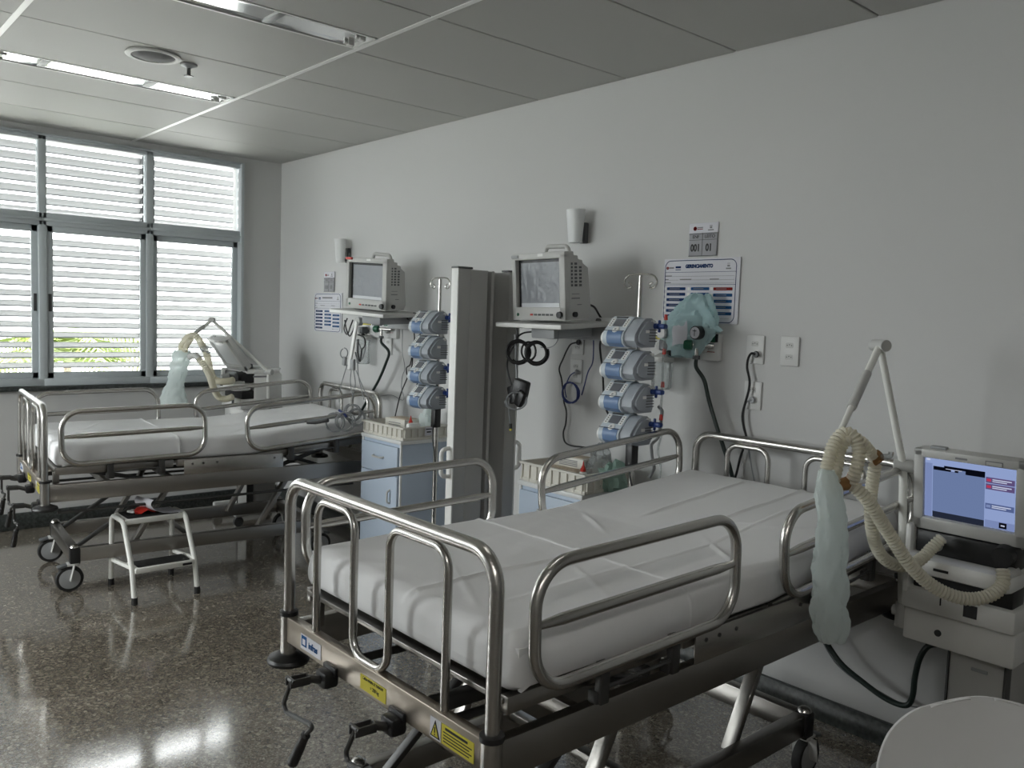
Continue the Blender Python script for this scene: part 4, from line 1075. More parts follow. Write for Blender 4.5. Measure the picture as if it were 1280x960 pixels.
# ------------------------------------------------------------------ cords, hoses and cables
def cord(name, label, pts, r, m_, cat='cord', seg=8, sub=6, group=None):
    m = MB(m_); m.tube(smooth(pts, sub), r, seg); return solo(m, name, label, cat, group)
def plug(t, p, d, m_='black'):
    p = Vector(p); d = Vector(d); m = MB(m_); m.tube([p, p + d * .25, p + d * .7, p + d], lambda i, q: (.013, .015, .010, .006)[i], 10); m.build('plug', t)
def corded(name, label, pts, r, m_, plug_d, cat='cord', pm='black'):
    t = thing(name, label, cat, (0, 0, 0)); m = MB(m_); m.tube(smooth(pts, 6), r, 8); m.build('flex', t); plug(t, pts[0], plug_d, pm); return t
corded('power_cord', 'black power cord plugged into the upper socket under the shelf, dropping behind the crate', [(3.448, -0.028, 1.455), (3.402, -0.028, 1.444), (3.375, -0.028, 1.414), (3.348, -0.028, 1.366), (3.321, -0.028, 1.310), (3.342, -0.028, 1.256), (3.358, -0.028, 1.182), (3.367, -0.028, 1.136), (3.387, -0.028, 1.088), (3.385, -0.028, 1.024), (3.370, -0.028, 0.976), (3.384, -0.028, 0.931), (3.434, -0.030, 0.917), (3.526, -0.030, 0.921), (3.610, -0.030, 0.921)], .0042, 'cable', (.0, .02, 0))
corded('power_cord', 'black power cord plugged into the left wall socket plate right of the gas panel', [(4.496, -0.030, 1.452), (4.477, -0.030, 1.455), (4.463, -0.030, 1.430), (4.461, -0.030, 1.392), (4.476, -0.030, 1.342), (4.475, -0.030, 1.298), (4.460, -0.030, 1.238), (4.451, -0.030, 1.186), (4.462, -0.030, 1.135), (4.477, -0.030, 1.086), (4.454, -0.030, 1.013), (4.439, -0.030, 0.941), (4.423, -0.030, 0.882)], .0052, 'cable', (.0, .022, 0))
corded('power_cord', 'thin grey cord from the lowest wall socket, hanging behind the headboard', [(4.487, -0.026, 1.258), (4.464, -0.026, 1.245), (4.455, -0.026, 1.203), (4.459, -0.026, 1.152), (4.478, -0.026, 1.092), (4.500, -0.026, 1.002), (4.521, -0.026, 0.927), (4.541, -0.026, 0.861)], .0032, 'cableg', (.0, .018, 0), pm='grey2')
t = thing('network_cable', 'coiled dark blue cable hanging from the lower socket under the shelf', 'cable')
m = MB('cableb'); C0 = Vector([(3.418, -0.035, 1.192)][0])
P = []
for k in range(100):
    a = 2 * PI * k / 24; q = 1 + .05 * math.sin(k * .83); P.append(C0 + Vector((math.sin(a) * .058 * q, -.006 * math.sin(k * .31) - .00, math.cos(a) * .053 * q)))
m.tube(P, .0035, 6); m.build('coil', t)
m = MB('cableb'); m.tube(smooth([(3.499, -0.035, 1.187), (3.518, -0.035, 1.246), (3.537, -0.035, 1.309), (3.567, -0.035, 1.363), (3.581, -0.050, 1.461), (3.600, -0.080, 1.525), (3.625, -0.120, 1.564)], 5), .0032, 6); m.build('riser', t)
m = MB('cableb'); m.tube(smooth([(3.442, -0.030, 1.302), (3.408, -0.030, 1.282), (3.386, -0.030, 1.247), (3.371, -0.030, 1.208), (3.385, -0.030, 1.163)], 5), .0032, 6); m.build('lead', t)
plug(t, [(3.442, -0.030, 1.302)][0], (.02, .012, 0), 'grey2')
cord('monitor_cord', 'black cord curling from the back of the monitor over its shelf edge down the wall', [(3.686, -0.200, 1.644), (3.680, -0.160, 1.634), (3.652, -0.100, 1.604), (3.644, -0.060, 1.566), (3.643, -0.050, 1.511), (3.616, -0.040, 1.454), (3.620, -0.035, 1.395), (3.635, -0.035, 1.336), (3.644, -0.035, 1.264), (3.654, -0.035, 1.189), (3.673, -0.035, 1.131), (3.701, -0.040, 1.102)], .0052, 'cable')
# probe cables looped under the monitor shelf beside the folding screen
t = thing('probe_cables', 'black monitoring cables looped in rings under the shelf beside the folding screen', 'cables')
def loop(m, c, rx, rz, r, n=1.6, ph=0.0, dy=.02):
    P = []
    for k in range(int(26 * n)):
        a = 2 * PI * k / 26 + ph; q = 1 + .13 * math.sin(k * .19 + ph); P.append(Vector(c) + Vector((.66, .75, 0)) * math.sin(a) * rx * q + Vector((.75, -.66, 0)) * (dy * .5 * math.sin(a * .5 + ph) + .004 * k / 26) + Vector((0, 0, math.cos(a) * rz * q)))
    m.tube(P, r, 7)
for (c, rx, rz, n, ph) in (([(3.411, -0.400, 1.404)][0], .052, .054, 3.6, .4), ([(3.532, -0.390, 1.406)][0], .050, .052, 3.7, 1.2), ([(3.464, -0.385, 1.414)][0], .036, .046, 1.3, 2.0)):
    m = MB('cable'); loop(m, c, rx, rz, .0050, n, ph); m.build('loop', t)
m = MB('cable'); m.tube(smooth([(3.392, -0.400, 1.528), (3.401, -0.400, 1.481), (3.385, -0.400, 1.442), (3.351, -0.400, 1.400), (3.330, -0.400, 1.340), (3.346, -0.400, 1.281), (3.372, -0.400, 1.235)], 5), .0045, 7); m.build('drop', t)
m = MB('cable'); m.tube(smooth([(3.548, -0.380, 1.533), (3.499, -0.380, 1.509), (3.425, -0.380, 1.498), (3.384, -0.380, 1.481)], 5), .0045, 7); m.build('drop', t)
m = MB('cableg'); m.tube(smooth([(3.649, -0.360, 1.522), (3.641, -0.360, 1.473), (3.615, -0.360, 1.445), (3.572, -0.360, 1.432), (3.527, -0.360, 1.433)], 5), .0025, 6); m.build('thin_lead', t)
m = MB('cable'); q_ = [(3.547, -0.330, 1.507)][0]; m.tube([Vector(q_), Vector(q_) + Vector((.02, 0, 0)), Vector(q_) + Vector((.045, 0, -.004))], lambda i, f: (.012, .010, .004)[i], 8); m.build('connector', t)
m = MB('cableg'); m.tube(smooth([(3.394, -0.410, 1.489), (3.404, -0.410, 1.419), (3.407, -0.410, 1.356), (3.417, -0.410, 1.287), (3.417, -0.410, 1.169)], 4), .006, 7); m.build('tie_strap', t)
# dark adapter hanging below
A0 = Vector([(3.433, -0.400, 1.209)][0])
t = thing('pressure_cuff', 'folded black cuff hanging under the monitor cables by the folding screen', 'cuff', A0 - Vector((0, 0, .08)))
m = MB('black'); m.box((.0, 0, .08), (.085, .045, .125), .012, RY(.25) @ RZ(.3)); m.box((-.035, -.012, .065), (.05, .035, .09), .01, RY(-.35)); m.box((.025, -.02, .05), (.05, .03, .08), .01, RY(.5)); m.build('folded_cuff', t)
m = MB('cableg'); loop(m, (.02, -.045, .045), .048, .042, .0036, 1.7, .5, .012); m.tube(smooth([(-.03, -.04, .05), (-.045, -.03, .02), (-.052, -.02, -.03), (-.045, -.015, -.085)], 5), .0034, 7); m.build('air_tube', t)
m = MB('black'); m.cyl((-.045, -.015, -.08), (-.043, -.015, -.105), .008, seg=10); m.use('yellow').cyl((-.043, -.015, -.105), (-.042, -.015, -.115), .007, seg=10); m.build('tube_connector', t)
# wall hose of the near flowmeter
m = MB('hoseg'); m.tube(smooth([(4.240, -.09, 1.418), (4.243, -.09, 1.38)] + [(4.280, -0.080, 1.328), (4.311, -0.080, 1.243), (4.354, -0.080, 1.143), (4.393, -0.080, 1.060), (4.424, -0.070, 0.977), (4.451, -0.060, 0.890)], 6), .0088, 10); solo(m, 'oxygen_hose', 'thick black hose dropping from the flowmeter under the board behind the headboard', 'hose', 'black oxygen hoses')
m = MB('hoseg'); m.tube(smooth([(1.685, -.09, 1.402), (1.69, -.09, 1.37)] + [(1.781, -0.090, 1.314), (1.745, -0.090, 1.233), (1.671, -0.090, 1.126), (1.575, -0.090, 1.020), (1.486, -0.090, 0.924), (1.395, -0.090, 0.825), (1.333, -0.090, 0.750)], 6), .0095, 10); solo(m, 'oxygen_hose', 'thick black hose slanting down from the window-side flowmeter behind the far headboard', 'hose', 'black oxygen hoses')
m = MB('cable'); m.tube(smooth([(2.059, -0.140, 1.541), (1.998, -0.080, 1.520), (2.001, -0.050, 1.470), (2.014, -0.050, 1.389), (2.000, -0.050, 1.301), (1.986, -0.050, 1.212), (1.934, -0.050, 1.141), (1.865, -0.050, 1.030), (1.814, -0.050, 0.892)], 5), .0042, 7); solo(m, 'monitor_cord', 'black cord falling from the window-side monitor shelf beside the infusion pumps', 'cord')
m = MB('cableg'); m.tube(smooth([(1.946, -0.100, 1.518), (1.876, -0.050, 1.424), (1.880, -0.050, 1.320), (1.913, -0.050, 1.217), (1.887, -0.050, 1.163), (1.881, -0.050, 1.084), (1.912, -0.050, 1.024), (1.885, -0.050, 1.005), (1.770, -0.050, 1.026), (1.633, -0.050, 1.008), (1.502, -0.050, 0.985)], 5), .0028, 6); solo(m, 'thin_lead', 'thin grey lead wandering across the wall between the far bed and the pumps', 'cord')
m = MB('cable'); m.tube(smooth([(2.105, -0.060, 1.453), (2.045, -0.060, 1.410), (2.013, -0.060, 1.348), (1.990, -0.060, 1.249), (1.946, -0.060, 1.220), (1.966, -0.060, 1.169), (2.038, -0.060, 1.175), (2.054, -0.060, 1.227)], 5), .004, 7); solo(m, 'pump_cord', 'black cord looping beside the far infusion pumps', 'cord')
m = MB('cable'); m.tube(smooth([(2.092, -0.060, 1.154), (2.051, -0.060, 1.089), (2.063, -0.060, 1.023), (2.091, -0.060, 0.985)], 5), .004, 7); solo(m, 'pump_cord', 'short black cord behind the lowest far infusion pump', 'cord')
m = MB('cable'); m.tube(smooth([(P1[0] + .012, P1[1] - .03, .945), (P1[0] + .035, P1[1] - .05, .90), (P1[0] + .05, P1[1] - .04, .80), (P1[0] + .05, P1[1] - .04, .60)], 6), .004, 7); solo(m, 'pump_cord', 'black cord hanging below the clamp of the nearer infusion stand', 'cord')
m = MB('cable'); m.tube(smooth([(P2[0] + .012, P2[1] - .03, .945), (P2[0] + .035, P2[1] - .05, .88), (P2[0] + .05, P2[1] - .04, .74), (P2[0] + .05, P2[1] - .04, .42)], 6), .004, 7); solo(m, 'pump_cord', 'black cord hanging below the clamp of the far infusion stand', 'cord')
# grey drip arm hanging right of the nearer pumps
m = MB('grey2'); m.tube(fillet([(4.147, -0.220, 1.204), (4.155, -0.200, 1.186), (4.149, -0.200, 1.125), (4.136, -0.200, 1.059), (4.101, -0.200, 1.026), (4.109, -0.200, 0.976), (4.126, -0.200, 0.925), (4.101, -0.200, 0.877)], .02, 4), .007, 9); solo(m, 'drain_tube', 'grey bent tube hanging beside the nearer infusion pumps', 'tube')

# probe cable holder and leads of the far monitor
t = thing('probe_cables', 'bunch of grey and black monitoring leads with white holder strip under the window-side monitor', 'cables')
m = MB('white'); q = [(1.922, -0.420, 1.511), (1.870, -0.420, 1.370), (1.837, -0.420, 1.207)]; m.bar(q[0], q[2], .030, .012, .003, up=(0, 1, 0)); m.build('holder_strip', t)
m = MB('grey2'); q = [(1.883, -0.420, 1.275), (1.886, -0.420, 1.206)]; m.bar(q[0], q[1], .040, .022, .006, up=(0, 1, 0)); m.build('lead_block', t)
m = MB('grey2'); q = [(1.802, -0.430, 1.286), (1.794, -0.430, 1.230)]; m.bar(q[0], q[1], .034, .02, .006, up=(0, 1, 0)); m.build('finger_sensor', t)
m = MB('cableg'); loop(m, [(1.791, -0.430, 1.310)][0], .022, .03, .0035, 1.0); m.build('sensor_loop', t)
for k, pp in enumerate(([(1.771, -0.400, 1.527), (1.733, -0.400, 1.465), (1.775, -0.400, 1.426), (1.812, -0.400, 1.478), (1.840, -0.400, 1.519)], [(1.741, -0.400, 1.516), (1.763, -0.400, 1.456), (1.804, -0.400, 1.417), (1.842, -0.400, 1.449), (1.879, -0.400, 1.510)], [(1.901, -0.400, 1.431), (1.977, -0.400, 1.414), (1.988, -0.400, 1.366), (1.952, -0.400, 1.334), (1.936, -0.400, 1.264), (1.905, -0.400, 1.322), (1.911, -0.400, 1.402)], [(1.911, -0.395, 1.431), (1.989, -0.395, 1.385), (1.964, -0.395, 1.300), (1.927, -0.395, 1.273), (1.896, -0.395, 1.341)], [(1.876, -0.390, 1.395), (1.936, -0.390, 1.323), (1.900, -0.390, 1.261), (1.859, -0.390, 1.319)])):
    m = MB('cable' if k < 3 else 'cableg'); m.tube(smooth(pp, 6), .0045, 7); m.build('lead', t)
for k, pp in enumerate(([(1.816, -0.420, 1.236), (1.770, -0.420, 1.152), (1.733, -0.420, 1.067), (1.725, -0.420, 0.989)], [(1.866, -0.420, 1.204), (1.859, -0.420, 1.128), (1.892, -0.420, 1.046)], [(1.895, -0.420, 1.206), (1.918, -0.420, 1.123), (1.892, -0.420, 1.046), (1.884, -0.420, 1.004)], [(1.924, -0.420, 1.208), (1.993, -0.420, 1.129), (2.052, -0.420, 1.065), (2.080, -0.420, 1.053)], [(1.940, -0.420, 1.274), (1.954, -0.420, 1.176), (1.995, -0.420, 1.090), (2.025, -0.420, 1.033)])):
    m = MB('cableg'); m.tube(smooth(pp, 6), .003, 6); m.build('thin_lead', t)
# cables coiled on the far mattress
t = thing('sensor_cable_coil', 'grey sensor cable coiled on the head of the window bed mattress', 'cable')
for k, px_ in enumerate([(1.856, -0.520, 0.886), (1.947, -0.500, 0.900), (1.896, -0.420, 0.945), (1.911, -0.400, 0.916)]):
    m = MB('cableg'); c = Vector(px_); loop(m, c, .055 if k < 2 else .05, .058 if k < 2 else .05, .0038, 2.7, k * .9, .03); m.build('ring', t)
m = MB('cableb'); q = [(1.867, -0.500, 0.956), (1.926, -0.500, 0.942), (1.956, -0.500, 0.926)]; m.tube(smooth(q, 4), .008, 8); m.build('blue_sleeve', t)
m = MB('black'); q = [(1.873, -0.720, 0.879), (1.935, -0.700, 0.886), (2.017, -0.660, 0.908)]; m.tube([Vector(v) + Vector((0, 0, .012)) for v in q], lambda i, f: (.007, .010, .012)[i], 8); solo(m, 'ultrasound_probe', 'dark hand probe lying on the pillow end of the window bed', 'probe')
# hose and lead from the near ventilator sagging along the wall
cord('gas_hose', 'black gas hose sagging low along the wall towards the nearer ventilator', [(4.912, -0.100, 0.378), (4.990, -0.100, 0.299), (5.082, -0.100, 0.255), (5.166, -0.100, 0.225), (5.226, -0.100, 0.220), (5.256, -0.100, 0.234), (5.268, -0.100, 0.274), (5.271, -0.100, 0.344), (5.283, -0.100, 0.416), (5.307, -0.100, 0.465), (5.339, -0.100, 0.483)], .0105, 'hoseg', 'hose', 10)
cord('thin_lead', 'thin grey lead running beside the black gas hose low on the wall', [(4.899, -0.085, 0.361), (4.964, -0.085, 0.286), (5.050, -0.085, 0.246), (5.128, -0.085, 0.237), (5.204, -0.085, 0.222), (5.262, -0.085, 0.223), (5.317, -0.085, 0.241), (5.364, -0.085, 0.268)], .003, 'cableg', 'cord', 6)

# ------------------------------------------------------------------ ventilators
def ventilator(loc, dz, tilt, label, arm, arm_label):
    t = thing('ventilator', label, 'ventilator', loc, 0, 'ventilators')
    m = MB('white'); m.box((0, .15, .70 + dz), (.345, .33, .075), .012); m.box((0, .20, .825 + dz), (.335, .22, .20), .015); m.box((-.160, .06, .83 + dz), (.02, .16, .23), .008); m.box((0, .16, .935 + dz), (.335, .26, .03), .01); m.build('body', t)
    m = MB('white'); m.box((0, .0, .826 + dz), (.345, .14, .058), .02); m.build('front_band', t)
    m = MB('ink'); m.box((-.03, -.0715, .826 + dz), (.045, .002, .008)); m.build('band_print', t)
    m = MB('black'); m.box((.008, .05, .892 + dz), (.30, .10, .075), .006); m.build('upper_recess', t)
    m = MB('black'); m.box((.008, .05, .768 + dz), (.30, .10, .062), .006); m.build('lower_recess', t)
    m = MB('black'); m.cyl((.125, .02, .905 + dz), (.125, -.025, .90 + dz), .034, .03, 24); m.build('control_dial', t)
    m = MB('black'); m.box((.045, -.0155, .705 + dz), (.04, .003, .04)); m.build('drawer_latch', t); m = MB('black'); m.box((-.045, -.0155, .712 + dz), (.004, .003, .025)); m.build('drawer_slot', t)
    for px_, z in ((-.075, .888), (.148, .852)):
        m = MB('grey'); m.cyl((px_, .02, z + dz), (px_, -.055 if z > .85 else -.085, z + dz - .004), .020, .017, 18); m.build('hose_port', t)
    # screen unit
    R = RX(tilt); O = Vector((.01, .0, .975 + dz))
    def fr(p): return O + R @ Vector(p)
    def bx(m, c, s, b=0.0): m.box(fr(c), s, b, R)
    m = MB('grey'); W, z0, z1 = .335, -.045, .225
    bx(m, (0, .035, (z0 + z1) / 2), (W, .05, z1 - z0), .016)
    for s in (-1, 1): bx(m, (s * (W / 2 - .0165), .008, (z0 + z1) / 2), (.033, .022, z1 - z0), .007)
    bx(m, (0, .008, z0 + .0215), (W, .022, .043), .007); bx(m, (0, .008, z1 - .0145), (W, .022, .029), .007)
    sc = m.build('screen_unit', t)
    m = MB('grey2'); bx(m, (-.10, .03, z1 + .002), (.05, .02, .008), .002); m.build('alarm_bar', sc)
    m = MB('inkg'); bx(m, (-.02, -.0035, z1 - .016), (.035, .002, .006)); bx(m, (.075, -.0035, z1 - .018), (.05, .002, .016)); m.use('grey').box(fr((.075, -.0045, z1 - .018)), (.044, .002, .010), 0, R); m.build('badge', sc)
    sw, sh = .27, .198
    def ui(k, X0, X1, Z0, Z1, lay): m.use('ui_' + k).box(fr(((X0 + X1) / 2 * sw - sw / 2, .0095 - .0004 * lay, (Z0 + Z1) / 2 * sh)), ((X1 - X0) * sw, .0008, (Z1 - Z0) * sh), 0, R)
    if tilt > .3:
        m = MB('screenoff'); m.box(fr((0, .0095, sh / 2)), (sw, .0012, sh), 0, R); m.build('display', sc)
    else:
        m = MB('ui_b1'); ui('b2', 0, 1, 0, 1, 0); ui('b4', 0, .085, 0, .9, 1); ui('b1', .093, .67, .07, .86, 1); ui('b3', .095, .67, .0, .10, 2)
        ui('k', .10, .38, .80, .86, 2); ui('k', .22, .67, .845, .885, 2); ui('k', .46, .67, .79, .85, 3); ui('w', .24, .42, .835, .843, 4); ui('b2', .30, .34, .805, .84, 4)
        for zc, k in ((.765, 'p'), (.66, 'p'), (.345, 's')):
            ui(k, .68, .98, zc - .045, zc + .045, 2); ui('w', .75, .95, zc + .006, zc + .022, 3); ui('w', .75, .90, zc - .022, zc - .008, 3); ui('r' if k == 'p' else 'b4', .69, .735, zc - .02, zc + .02, 3)
        ui('b4', .68, 1, .0, .12, 2); ui('k', .83, .91, .02, .11, 3); ui('w', .85, .89, .055, .075, 4); ui('w', .02, .06, .945, .975, 2)
        m.build('display', sc)
    m = MB('grey3'); m.box((0, .10, .965 + dz), (.12, .06, .04), .008); m.build('hinge', t)
    # trolley
    m = MB('white'); m.box((0, .16, .605 + dz), (.34, .30, .11), .01); m.use('black').lathe([(.0, 0), (.011, 0), (.011, .003), (0, .003)], (-.055, .009, .60 + dz), (0, -1, 0), 18); m.build('trolley_head', t)
    m = MB('grey'); m.box((.05, .17, .34 + dz / 2), (.165, .22, .46 + dz), .006); m.use('dsteel').box((-.035, .08, .34 + dz / 2), (.006, .05, .46 + dz)); m.box((.135, .08, .34 + dz / 2), (.006, .05, .46 + dz)); m.use('grey2').box((.06, .0585, .50 + dz), (.05, .004, .012), .002); m.build('trolley_column', t)
    m = MB('grey')
    for s in (-1, 1): m.box((s * .19, .17, .09), (.05, .46, .04), .012)
    m.box((0, .17, .10), (.40, .14, .04), .012); m.build('trolley_base', t)
    for s in (-1, 1):
        for y in (-.03, .37):
            m = MB('grey3'); m.cyl((s * .19 - .012, y, .036), (s * .19 + .012, y, .036), .036, seg=18); m.box((s * .19, y, .07), (.03, .04, .02), .004); m.build('caster', t)
    m = MB('pale'); m.box((0, .22, .955 + dz), (.30, .17, .014), .005); m.build('top_tray', t)
    m = MB('inkg'); m.box((.169, .14, .90 + dz), (.002, .12, .012)); m.box((.169, .11, .85 + dz), (.002, .07, .003)); m.box((.169, .11, .84 + dz), (.002, .07, .003)); m.box((.169, .11, .83 + dz), (.002, .08, .003)); m.build('side_print', t)
    # hose support arm
    L = Vector(loc); A = [Vector(p) - L for p in arm]
    m = MB('enamel'); m.cyl(A[0], A[1], .013, seg=14); m.use('grey').cyl(A[0] + Vector((0, 0, -.02)), A[0] + Vector((0, 0, .06)), .022, seg=16); m.cyl(A[0] + Vector((-.03, 0, .03)), A[0] + Vector((.03, 0, .03)), .018, seg=14); pa = m.build('arm_post', t)
    m = MB('enamel'); m.cyl(A[1], A[2], .012, .0115, 14); m.use('grey').cyl(A[1] + Vector((-.026, -.014, 0)), A[1] + Vector((.026, .014, 0)), .021, seg=18); m.build('lower_arm', pa)
    m = MB('enamel'); m.cyl(A[2], A[3], .0125, .009, 14); m.use('grey').cyl(A[2] + Vector((-.030, .018, 0)), A[2] + Vector((.030, -.018, 0)), .019, seg=18); mid = A[2].lerp(A[3], .35); m2 = A[2].lerp(A[3], .75); m.cyl(mid, m2, .0145, seg=12); m.build('upper_arm', pa)
    return t
ventilator((5.478, -.335, 0), 0, .136, 'nearer ventilator with lit blue screen on a white trolley, right of the nearest bed', ([(5.294, -0.300, 0.599)][0], [(5.262, -0.300, 1.122)][0], [(5.211, -0.420, 1.523)][0], [(5.282, -0.780, 1.274)][0]), '')
ventilator((.535, -.62, 0), .178, .62, 'white ventilator in the corner by the window with its screen tipped back', ((.722, -.43, .86), (.722, -.43, 1.112), (.595, -.80, 1.477), (.64, -.98, 1.35)), '')

def sleeve_bag(name, label, rows, depth_ratio, right, m_, seed):
    m = MB(m_); g = []; rt = Vector(right).normalized(); dp = rt.cross(Vector((0, 0, 1)))
    for (x, y, z, hw) in smooth4(rows, 9):
        ring = []
        for k in range(44):
            a = 2 * PI * k / 44; n1 = noise.noise(Vector((math.cos(a) * 2 + seed, math.sin(a) * 2, z * 16))); n2 = noise.noise(Vector((math.cos(a) * 5 + seed, math.sin(a) * 5, z * 40)))
            rr = hw * (1 + .22 * n1 + .16 * n2 + .08 * noise.noise(Vector((math.cos(a) * 9, math.sin(a) * 9 + seed, z * 70))))
            ring.append(Vector((x, y, z)) + rt * rr * math.cos(a) + dp * rr * depth_ratio * math.sin(a) + Vector((0, 0, .008 * n1)))
        g.append(ring)
    m.ring_loft(g); return solo(m, name, label, 'plastic sleeve', 'plastic sleeves over breathing hoses')
def smooth4(rows, sub):
    A = smooth([r[:3] for r in rows], sub); B = smooth([(r[3], 0, 0) for r in rows], sub)
    return [(a.x, a.y, a.z, b.x) for a, b in zip(A, B)]
CR = (.66, .75, 0)
def bag_rows(P, hw): return [(*p, h) for p, h in zip(P, hw)]
sleeve_bag('plastic_sleeve', 'pale teal crumpled plastic sleeve hanging beside the nearest bed', bag_rows([(5.309, -0.900, 1.170), (5.319, -0.900, 1.121), (5.331, -0.900, 1.054), (5.338, -0.900, 0.991), (5.338, -0.900, 0.917), (5.341, -0.900, 0.836), (5.347, -0.900, 0.761), (5.353, -0.900, 0.711), (5.359, -0.900, 0.685)], [.022, .034, .040, .043, .046, .048, .050, .048, .036]), .45, CR, 'sleeve', 1.3)
m = MB('sleeve'); q = [(5.314, -0.880, 0.825), (5.287, -0.880, 0.710), (5.299, -0.880, 0.690), (5.339, -0.880, 0.686)]; m.sheet([[Vector(q[0]), Vector(q[0]) + Vector((.03, .03, 0))], [Vector(q[1]) + Vector((.0, 0, .03)), Vector(q[1]) + Vector((.04, .04, .0))], [Vector(q[2]), Vector(q[3])]], .001); solo(m, 'sleeve_flap', 'loose bottom flap of the pale teal sleeve beside the nearest bed', 'plastic film')
sleeve_bag('plastic_sleeve', 'pale teal plastic sleeve hanging in front of the window beyond the far bed', bag_rows([(0.578, -1.000, 1.261), (0.548, -1.000, 1.193), (0.487, -1.000, 1.087), (0.426, -1.000, 0.986), (0.395, -1.000, 0.897), (0.411, -1.000, 0.853)], [.055, .060, .062, .066, .095, .090]), .45, CR, 'sleeve', 4.1)

# ------------------------------------------------------------------ breathing circuits
t = thing('breathing_circuit', 'cream corrugated hoses looping from the nearer ventilator to its support arm', 'breathing hoses', (5.38, -.6, .75), 0, 'breathing circuits'); O = Vector(t.location)
def hose(pts, r, nm='corrugated_hose'):
    m = MB('hose'); ribbed(m, [Vector(p) - O for p in pts], r); return m.build(nm, t)
hose([(5.628, -0.425, 0.882), (5.636, -0.440, 0.838), (5.615, -0.480, 0.807), (5.578, -0.520, 0.795), (5.535, -0.560, 0.805), (5.489, -0.600, 0.836), (5.451, -0.650, 0.893), (5.411, -0.700, 0.978), (5.376, -0.760, 1.069), (5.350, -0.790, 1.110), (5.325, -0.800, 1.126)], .0185)
hose([(5.441, -0.395, 0.930), (5.424, -0.420, 0.899), (5.409, -0.460, 0.866), (5.393, -0.500, 0.849), (5.372, -0.540, 0.848), (5.349, -0.580, 0.869), (5.337, -0.620, 0.915), (5.336, -0.660, 0.988), (5.338, -0.680, 1.064), (5.350, -0.700, 1.129), (5.359, -0.710, 1.175)], .0175)
hose([(5.297, -0.880, 1.148), (5.293, -0.860, 1.194), (5.293, -0.830, 1.244), (5.305, -0.800, 1.271), (5.332, -0.790, 1.258), (5.347, -0.790, 1.218), (5.346, -0.800, 1.167), (5.334, -0.800, 1.127)], .0185)
hose([(5.320, -0.880, 1.129), (5.313, -0.850, 1.173), (5.304, -0.820, 1.223), (5.321, -0.800, 1.257), (5.340, -0.770, 1.248), (5.351, -0.740, 1.221), (5.358, -0.710, 1.194)], .0165)
m = MB('amber'); q = [Vector(v) - O for v in [(5.325, -0.800, 1.126), (5.317, -0.850, 1.123), (5.303, -0.880, 1.128)]]; m.tube(q, lambda i, f: (.020, .017, .020)[i], 14); m.build('y_connector', t)
m = MB('red'); m.cyl(q[0] + Vector((0, 0, .014)), q[0] + Vector((0.004, 0, .026)), .007, seg=10); m.build('port_cap', t)
m = MB('amber'); q = [Vector(v) - O for v in [(5.347, -0.710, 1.206), (5.362, -0.710, 1.199), (5.376, -0.710, 1.206)]]; m.tube(q, lambda i, f: (.012, .024, .014)[i], 14); m.build('water_trap', t)
m = MB('clear'); q = [Vector(v) - O for v in [(5.372, -0.710, 1.203), (5.400, -0.710, 1.209), (5.403, -0.710, 1.222)]]; m.tube(smooth(q, 4), .008, 8); m.build('side_port', t)
t = thing('breathing_circuit', 'clear corrugated hoses looping from the corner ventilator in front of the window', 'breathing hoses', (.5, -.8, .95), 0, 'breathing circuits'); O = Vector(t.location)
hose([(0.740, -0.700, 1.061), (0.669, -0.740, 1.045), (0.596, -0.780, 1.057), (0.608, -0.820, 1.138), (0.665, -0.860, 1.227), (0.672, -0.880, 1.277)], .022)
hose([(0.728, -0.700, 0.941), (0.675, -0.730, 0.920), (0.645, -0.770, 0.935), (0.682, -0.820, 1.003), (0.761, -0.880, 1.094), (0.788, -0.930, 1.169), (0.766, -0.960, 1.217)], .021)
hose([(0.547, -1.000, 1.248), (0.550, -0.990, 1.304), (0.642, -0.980, 1.358), (0.732, -0.970, 1.368), (0.740, -0.940, 1.330), (0.695, -0.900, 1.289)], .021)
hose([(0.623, -1.000, 1.252), (0.640, -0.990, 1.309), (0.686, -0.980, 1.344)], .018)
m = MB('grey'); q = [Vector(v) - O for v in [(0.685, -0.990, 1.223), (0.734, -0.970, 1.237), (0.767, -0.955, 1.211)]]; m.tube(q, lambda i, f: .022, 12); m.build('y_connector', t)
m = MB('clear'); q = [Vector(v) - O for v in [(0.718, -0.920, 1.280), (0.752, -0.900, 1.281), (0.772, -0.880, 1.266)]]; m.tube(q, lambda i, f: .022, 12); m.build('water_trap', t)

# ------------------------------------------------------------------ white chair at the lower right
t = thing('plastic_chair', 'white moulded plastic chair cut off at the lower right corner', 'chair', (5.925, -1.31, 0), .85 + PI)
m = MB('chair'); g = []
N1, N2 = 80, 40
for i in range(N1 + 1):
    f = (i / N1) ** 1.9; row = []
    # profile from the top of the back down to the seat and out to its front lip
    if f < .55: q = f / .55; y0 = -.02 + .07 * q ** 1.5 - .015; z = .82 - .375 * q
    elif f < .68: q = (f - .55) / .13; a = q * PI / 2; y0 = .035 + .06 * (1 - math.cos(a)); z = .445 - .03 * math.sin(a); 
    else: q = (f - .68) / .32; y0 = .095 + .34 * q; z = .415 + .03 * q - .05 * max(0, q - .85) / .15
    # outline half width, rounded at both ends
    hw = .232
    d = f / .55 * .36
    if d < .15: hw = .232 - .15 * (1 - math.sqrt(max(0, 1 - (1 - d / .15) ** 2))) * 1.0
    if f > .9: hw = .232 - .08 * (1 - math.sqrt(max(0, 1 - ((f - .9) / .1) ** 2)))
    for k in range(N2 + 1):
        u = -1 + 2 * k / N2; c = .045 * (1 - (u * hw / .232) ** 2); back = max(0, 1 - f / .6)
        row.append((u * hw, y0 - c * back + .045 * back * .5, z + (.03 * u * u if f > .68 else 0) - (.014 * u * u * max(0, 1 - f / .1))))
    g.append(row)
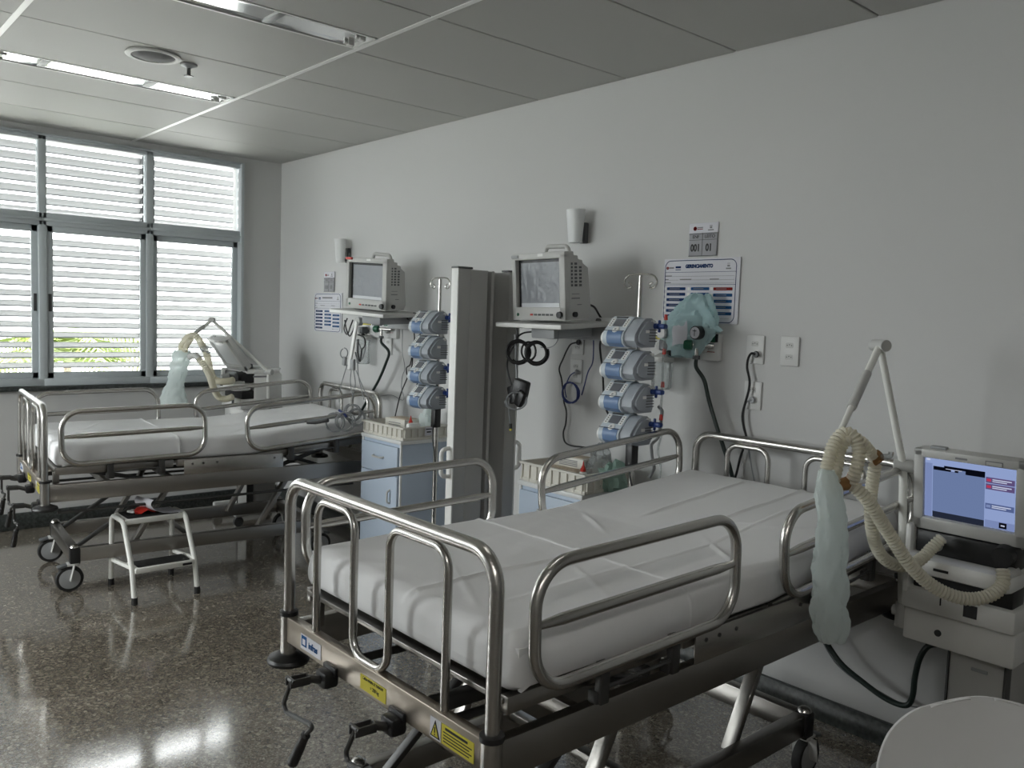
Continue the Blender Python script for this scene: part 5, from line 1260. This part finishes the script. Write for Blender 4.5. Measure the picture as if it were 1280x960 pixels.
m.sheet(g, .006); m.build('seat_shell', t)
for sx in (-1, 1):
    for y in (.04, .40):
        m = MB('grey'); m.tube([(sx * .15, y if y > .2 else .10, .405), (sx * .20, y, .0)], .011, 10); m.build('leg', t)
m = MB('grey'); m.bar((-.17, .10, .395), (.17, .10, .395), .02, .016, .003); m.bar((-.17, .38, .40), (.17, .38, .40), .02, .016, .003); m.build('seat_frame', t)

# ------------------------------------------------------------------ camera and daylight
cd = bpy.data.cameras.new('camera'); co = bpy.data.objects.new('camera', cd); COL.objects.link(co)
cd.sensor_width = 36; cd.sensor_fit = 'HORIZONTAL'; cd.lens = 1058.48 * 36 / 1280; cd.clip_start = .05
Rw = Matrix(((0.65777788, 0.75240231, 0.03491453), (0.0827527, -0.02611644, -0.99622785), (-0.74865229, 0.65818592, -0.07944214)))
right, down, fwd = Rw[0], Rw[1], Rw[2]
mw = Matrix((right, -down, -fwd)).transposed().to_4x4(); mw.translation = (6.5047, -3.1543, 1.5757)
co.matrix_world = mw; SC.camera = co
w = bpy.data.worlds.new('overcast sky'); SC.world = w; w.use_nodes = True
nt = w.node_tree; bg = nt.nodes['Background']
tc = nt.nodes.new('ShaderNodeTexCoord'); sx = nt.nodes.new('ShaderNodeSeparateXYZ'); rp = nt.nodes.new('ShaderNodeValToRGB')
rp.color_ramp.elements[0].position = 0.0; rp.color_ramp.elements[0].color = (.60, .62, .63, 1)
rp.color_ramp.elements[1].position = .7; rp.color_ramp.elements[1].color = (1.5, 1.5, 1.5, 1)
nt.links.new(tc.outputs['Generated'], sx.inputs[0]); nt.links.new(sx.outputs['Z'], rp.inputs[0]); nt.links.new(rp.outputs[0], bg.inputs[0])
bg.inputs[1].default_value = SKY
for c_, d_, sz in (((-.09, (WY0 + WY1) / 2, (WZ0 + WZ1) / 2), (1, 0, 0), WY0 - WY1), (((FX0 + FX1) / 2, RY1 - .09, (WZ0 + WZ1) / 2), (0, 1, 0), FX1 - FX0)):
    pl = bpy.data.lights.new('window portal', 'AREA'); pl.shape = 'RECTANGLE'; pl.size = sz; pl.size_y = WZ1 - WZ0
    po = bpy.data.objects.new('window portal', pl); COL.objects.link(po); po.location = c_
    po.rotation_euler = Vector(d_).to_track_quat('-Z', 'Y').to_euler(); pl.cycles.is_portal = True
vs = SC.view_settings; vs.view_transform = 'Standard'; vs.look = 'None'; vs.gamma = 1.0; vs.use_curve_mapping = False; vs.exposure = EXP
cy = SC.cycles; cy.max_bounces = 14; cy.diffuse_bounces = 6; cy.glossy_bounces = 5; cy.transmission_bounces = 6; cy.transparent_max_bounces = 24
cy.caustics_reflective = False; cy.caustics_refractive = False; cy.sample_clamp_indirect = 6.0; cy.use_denoising = True
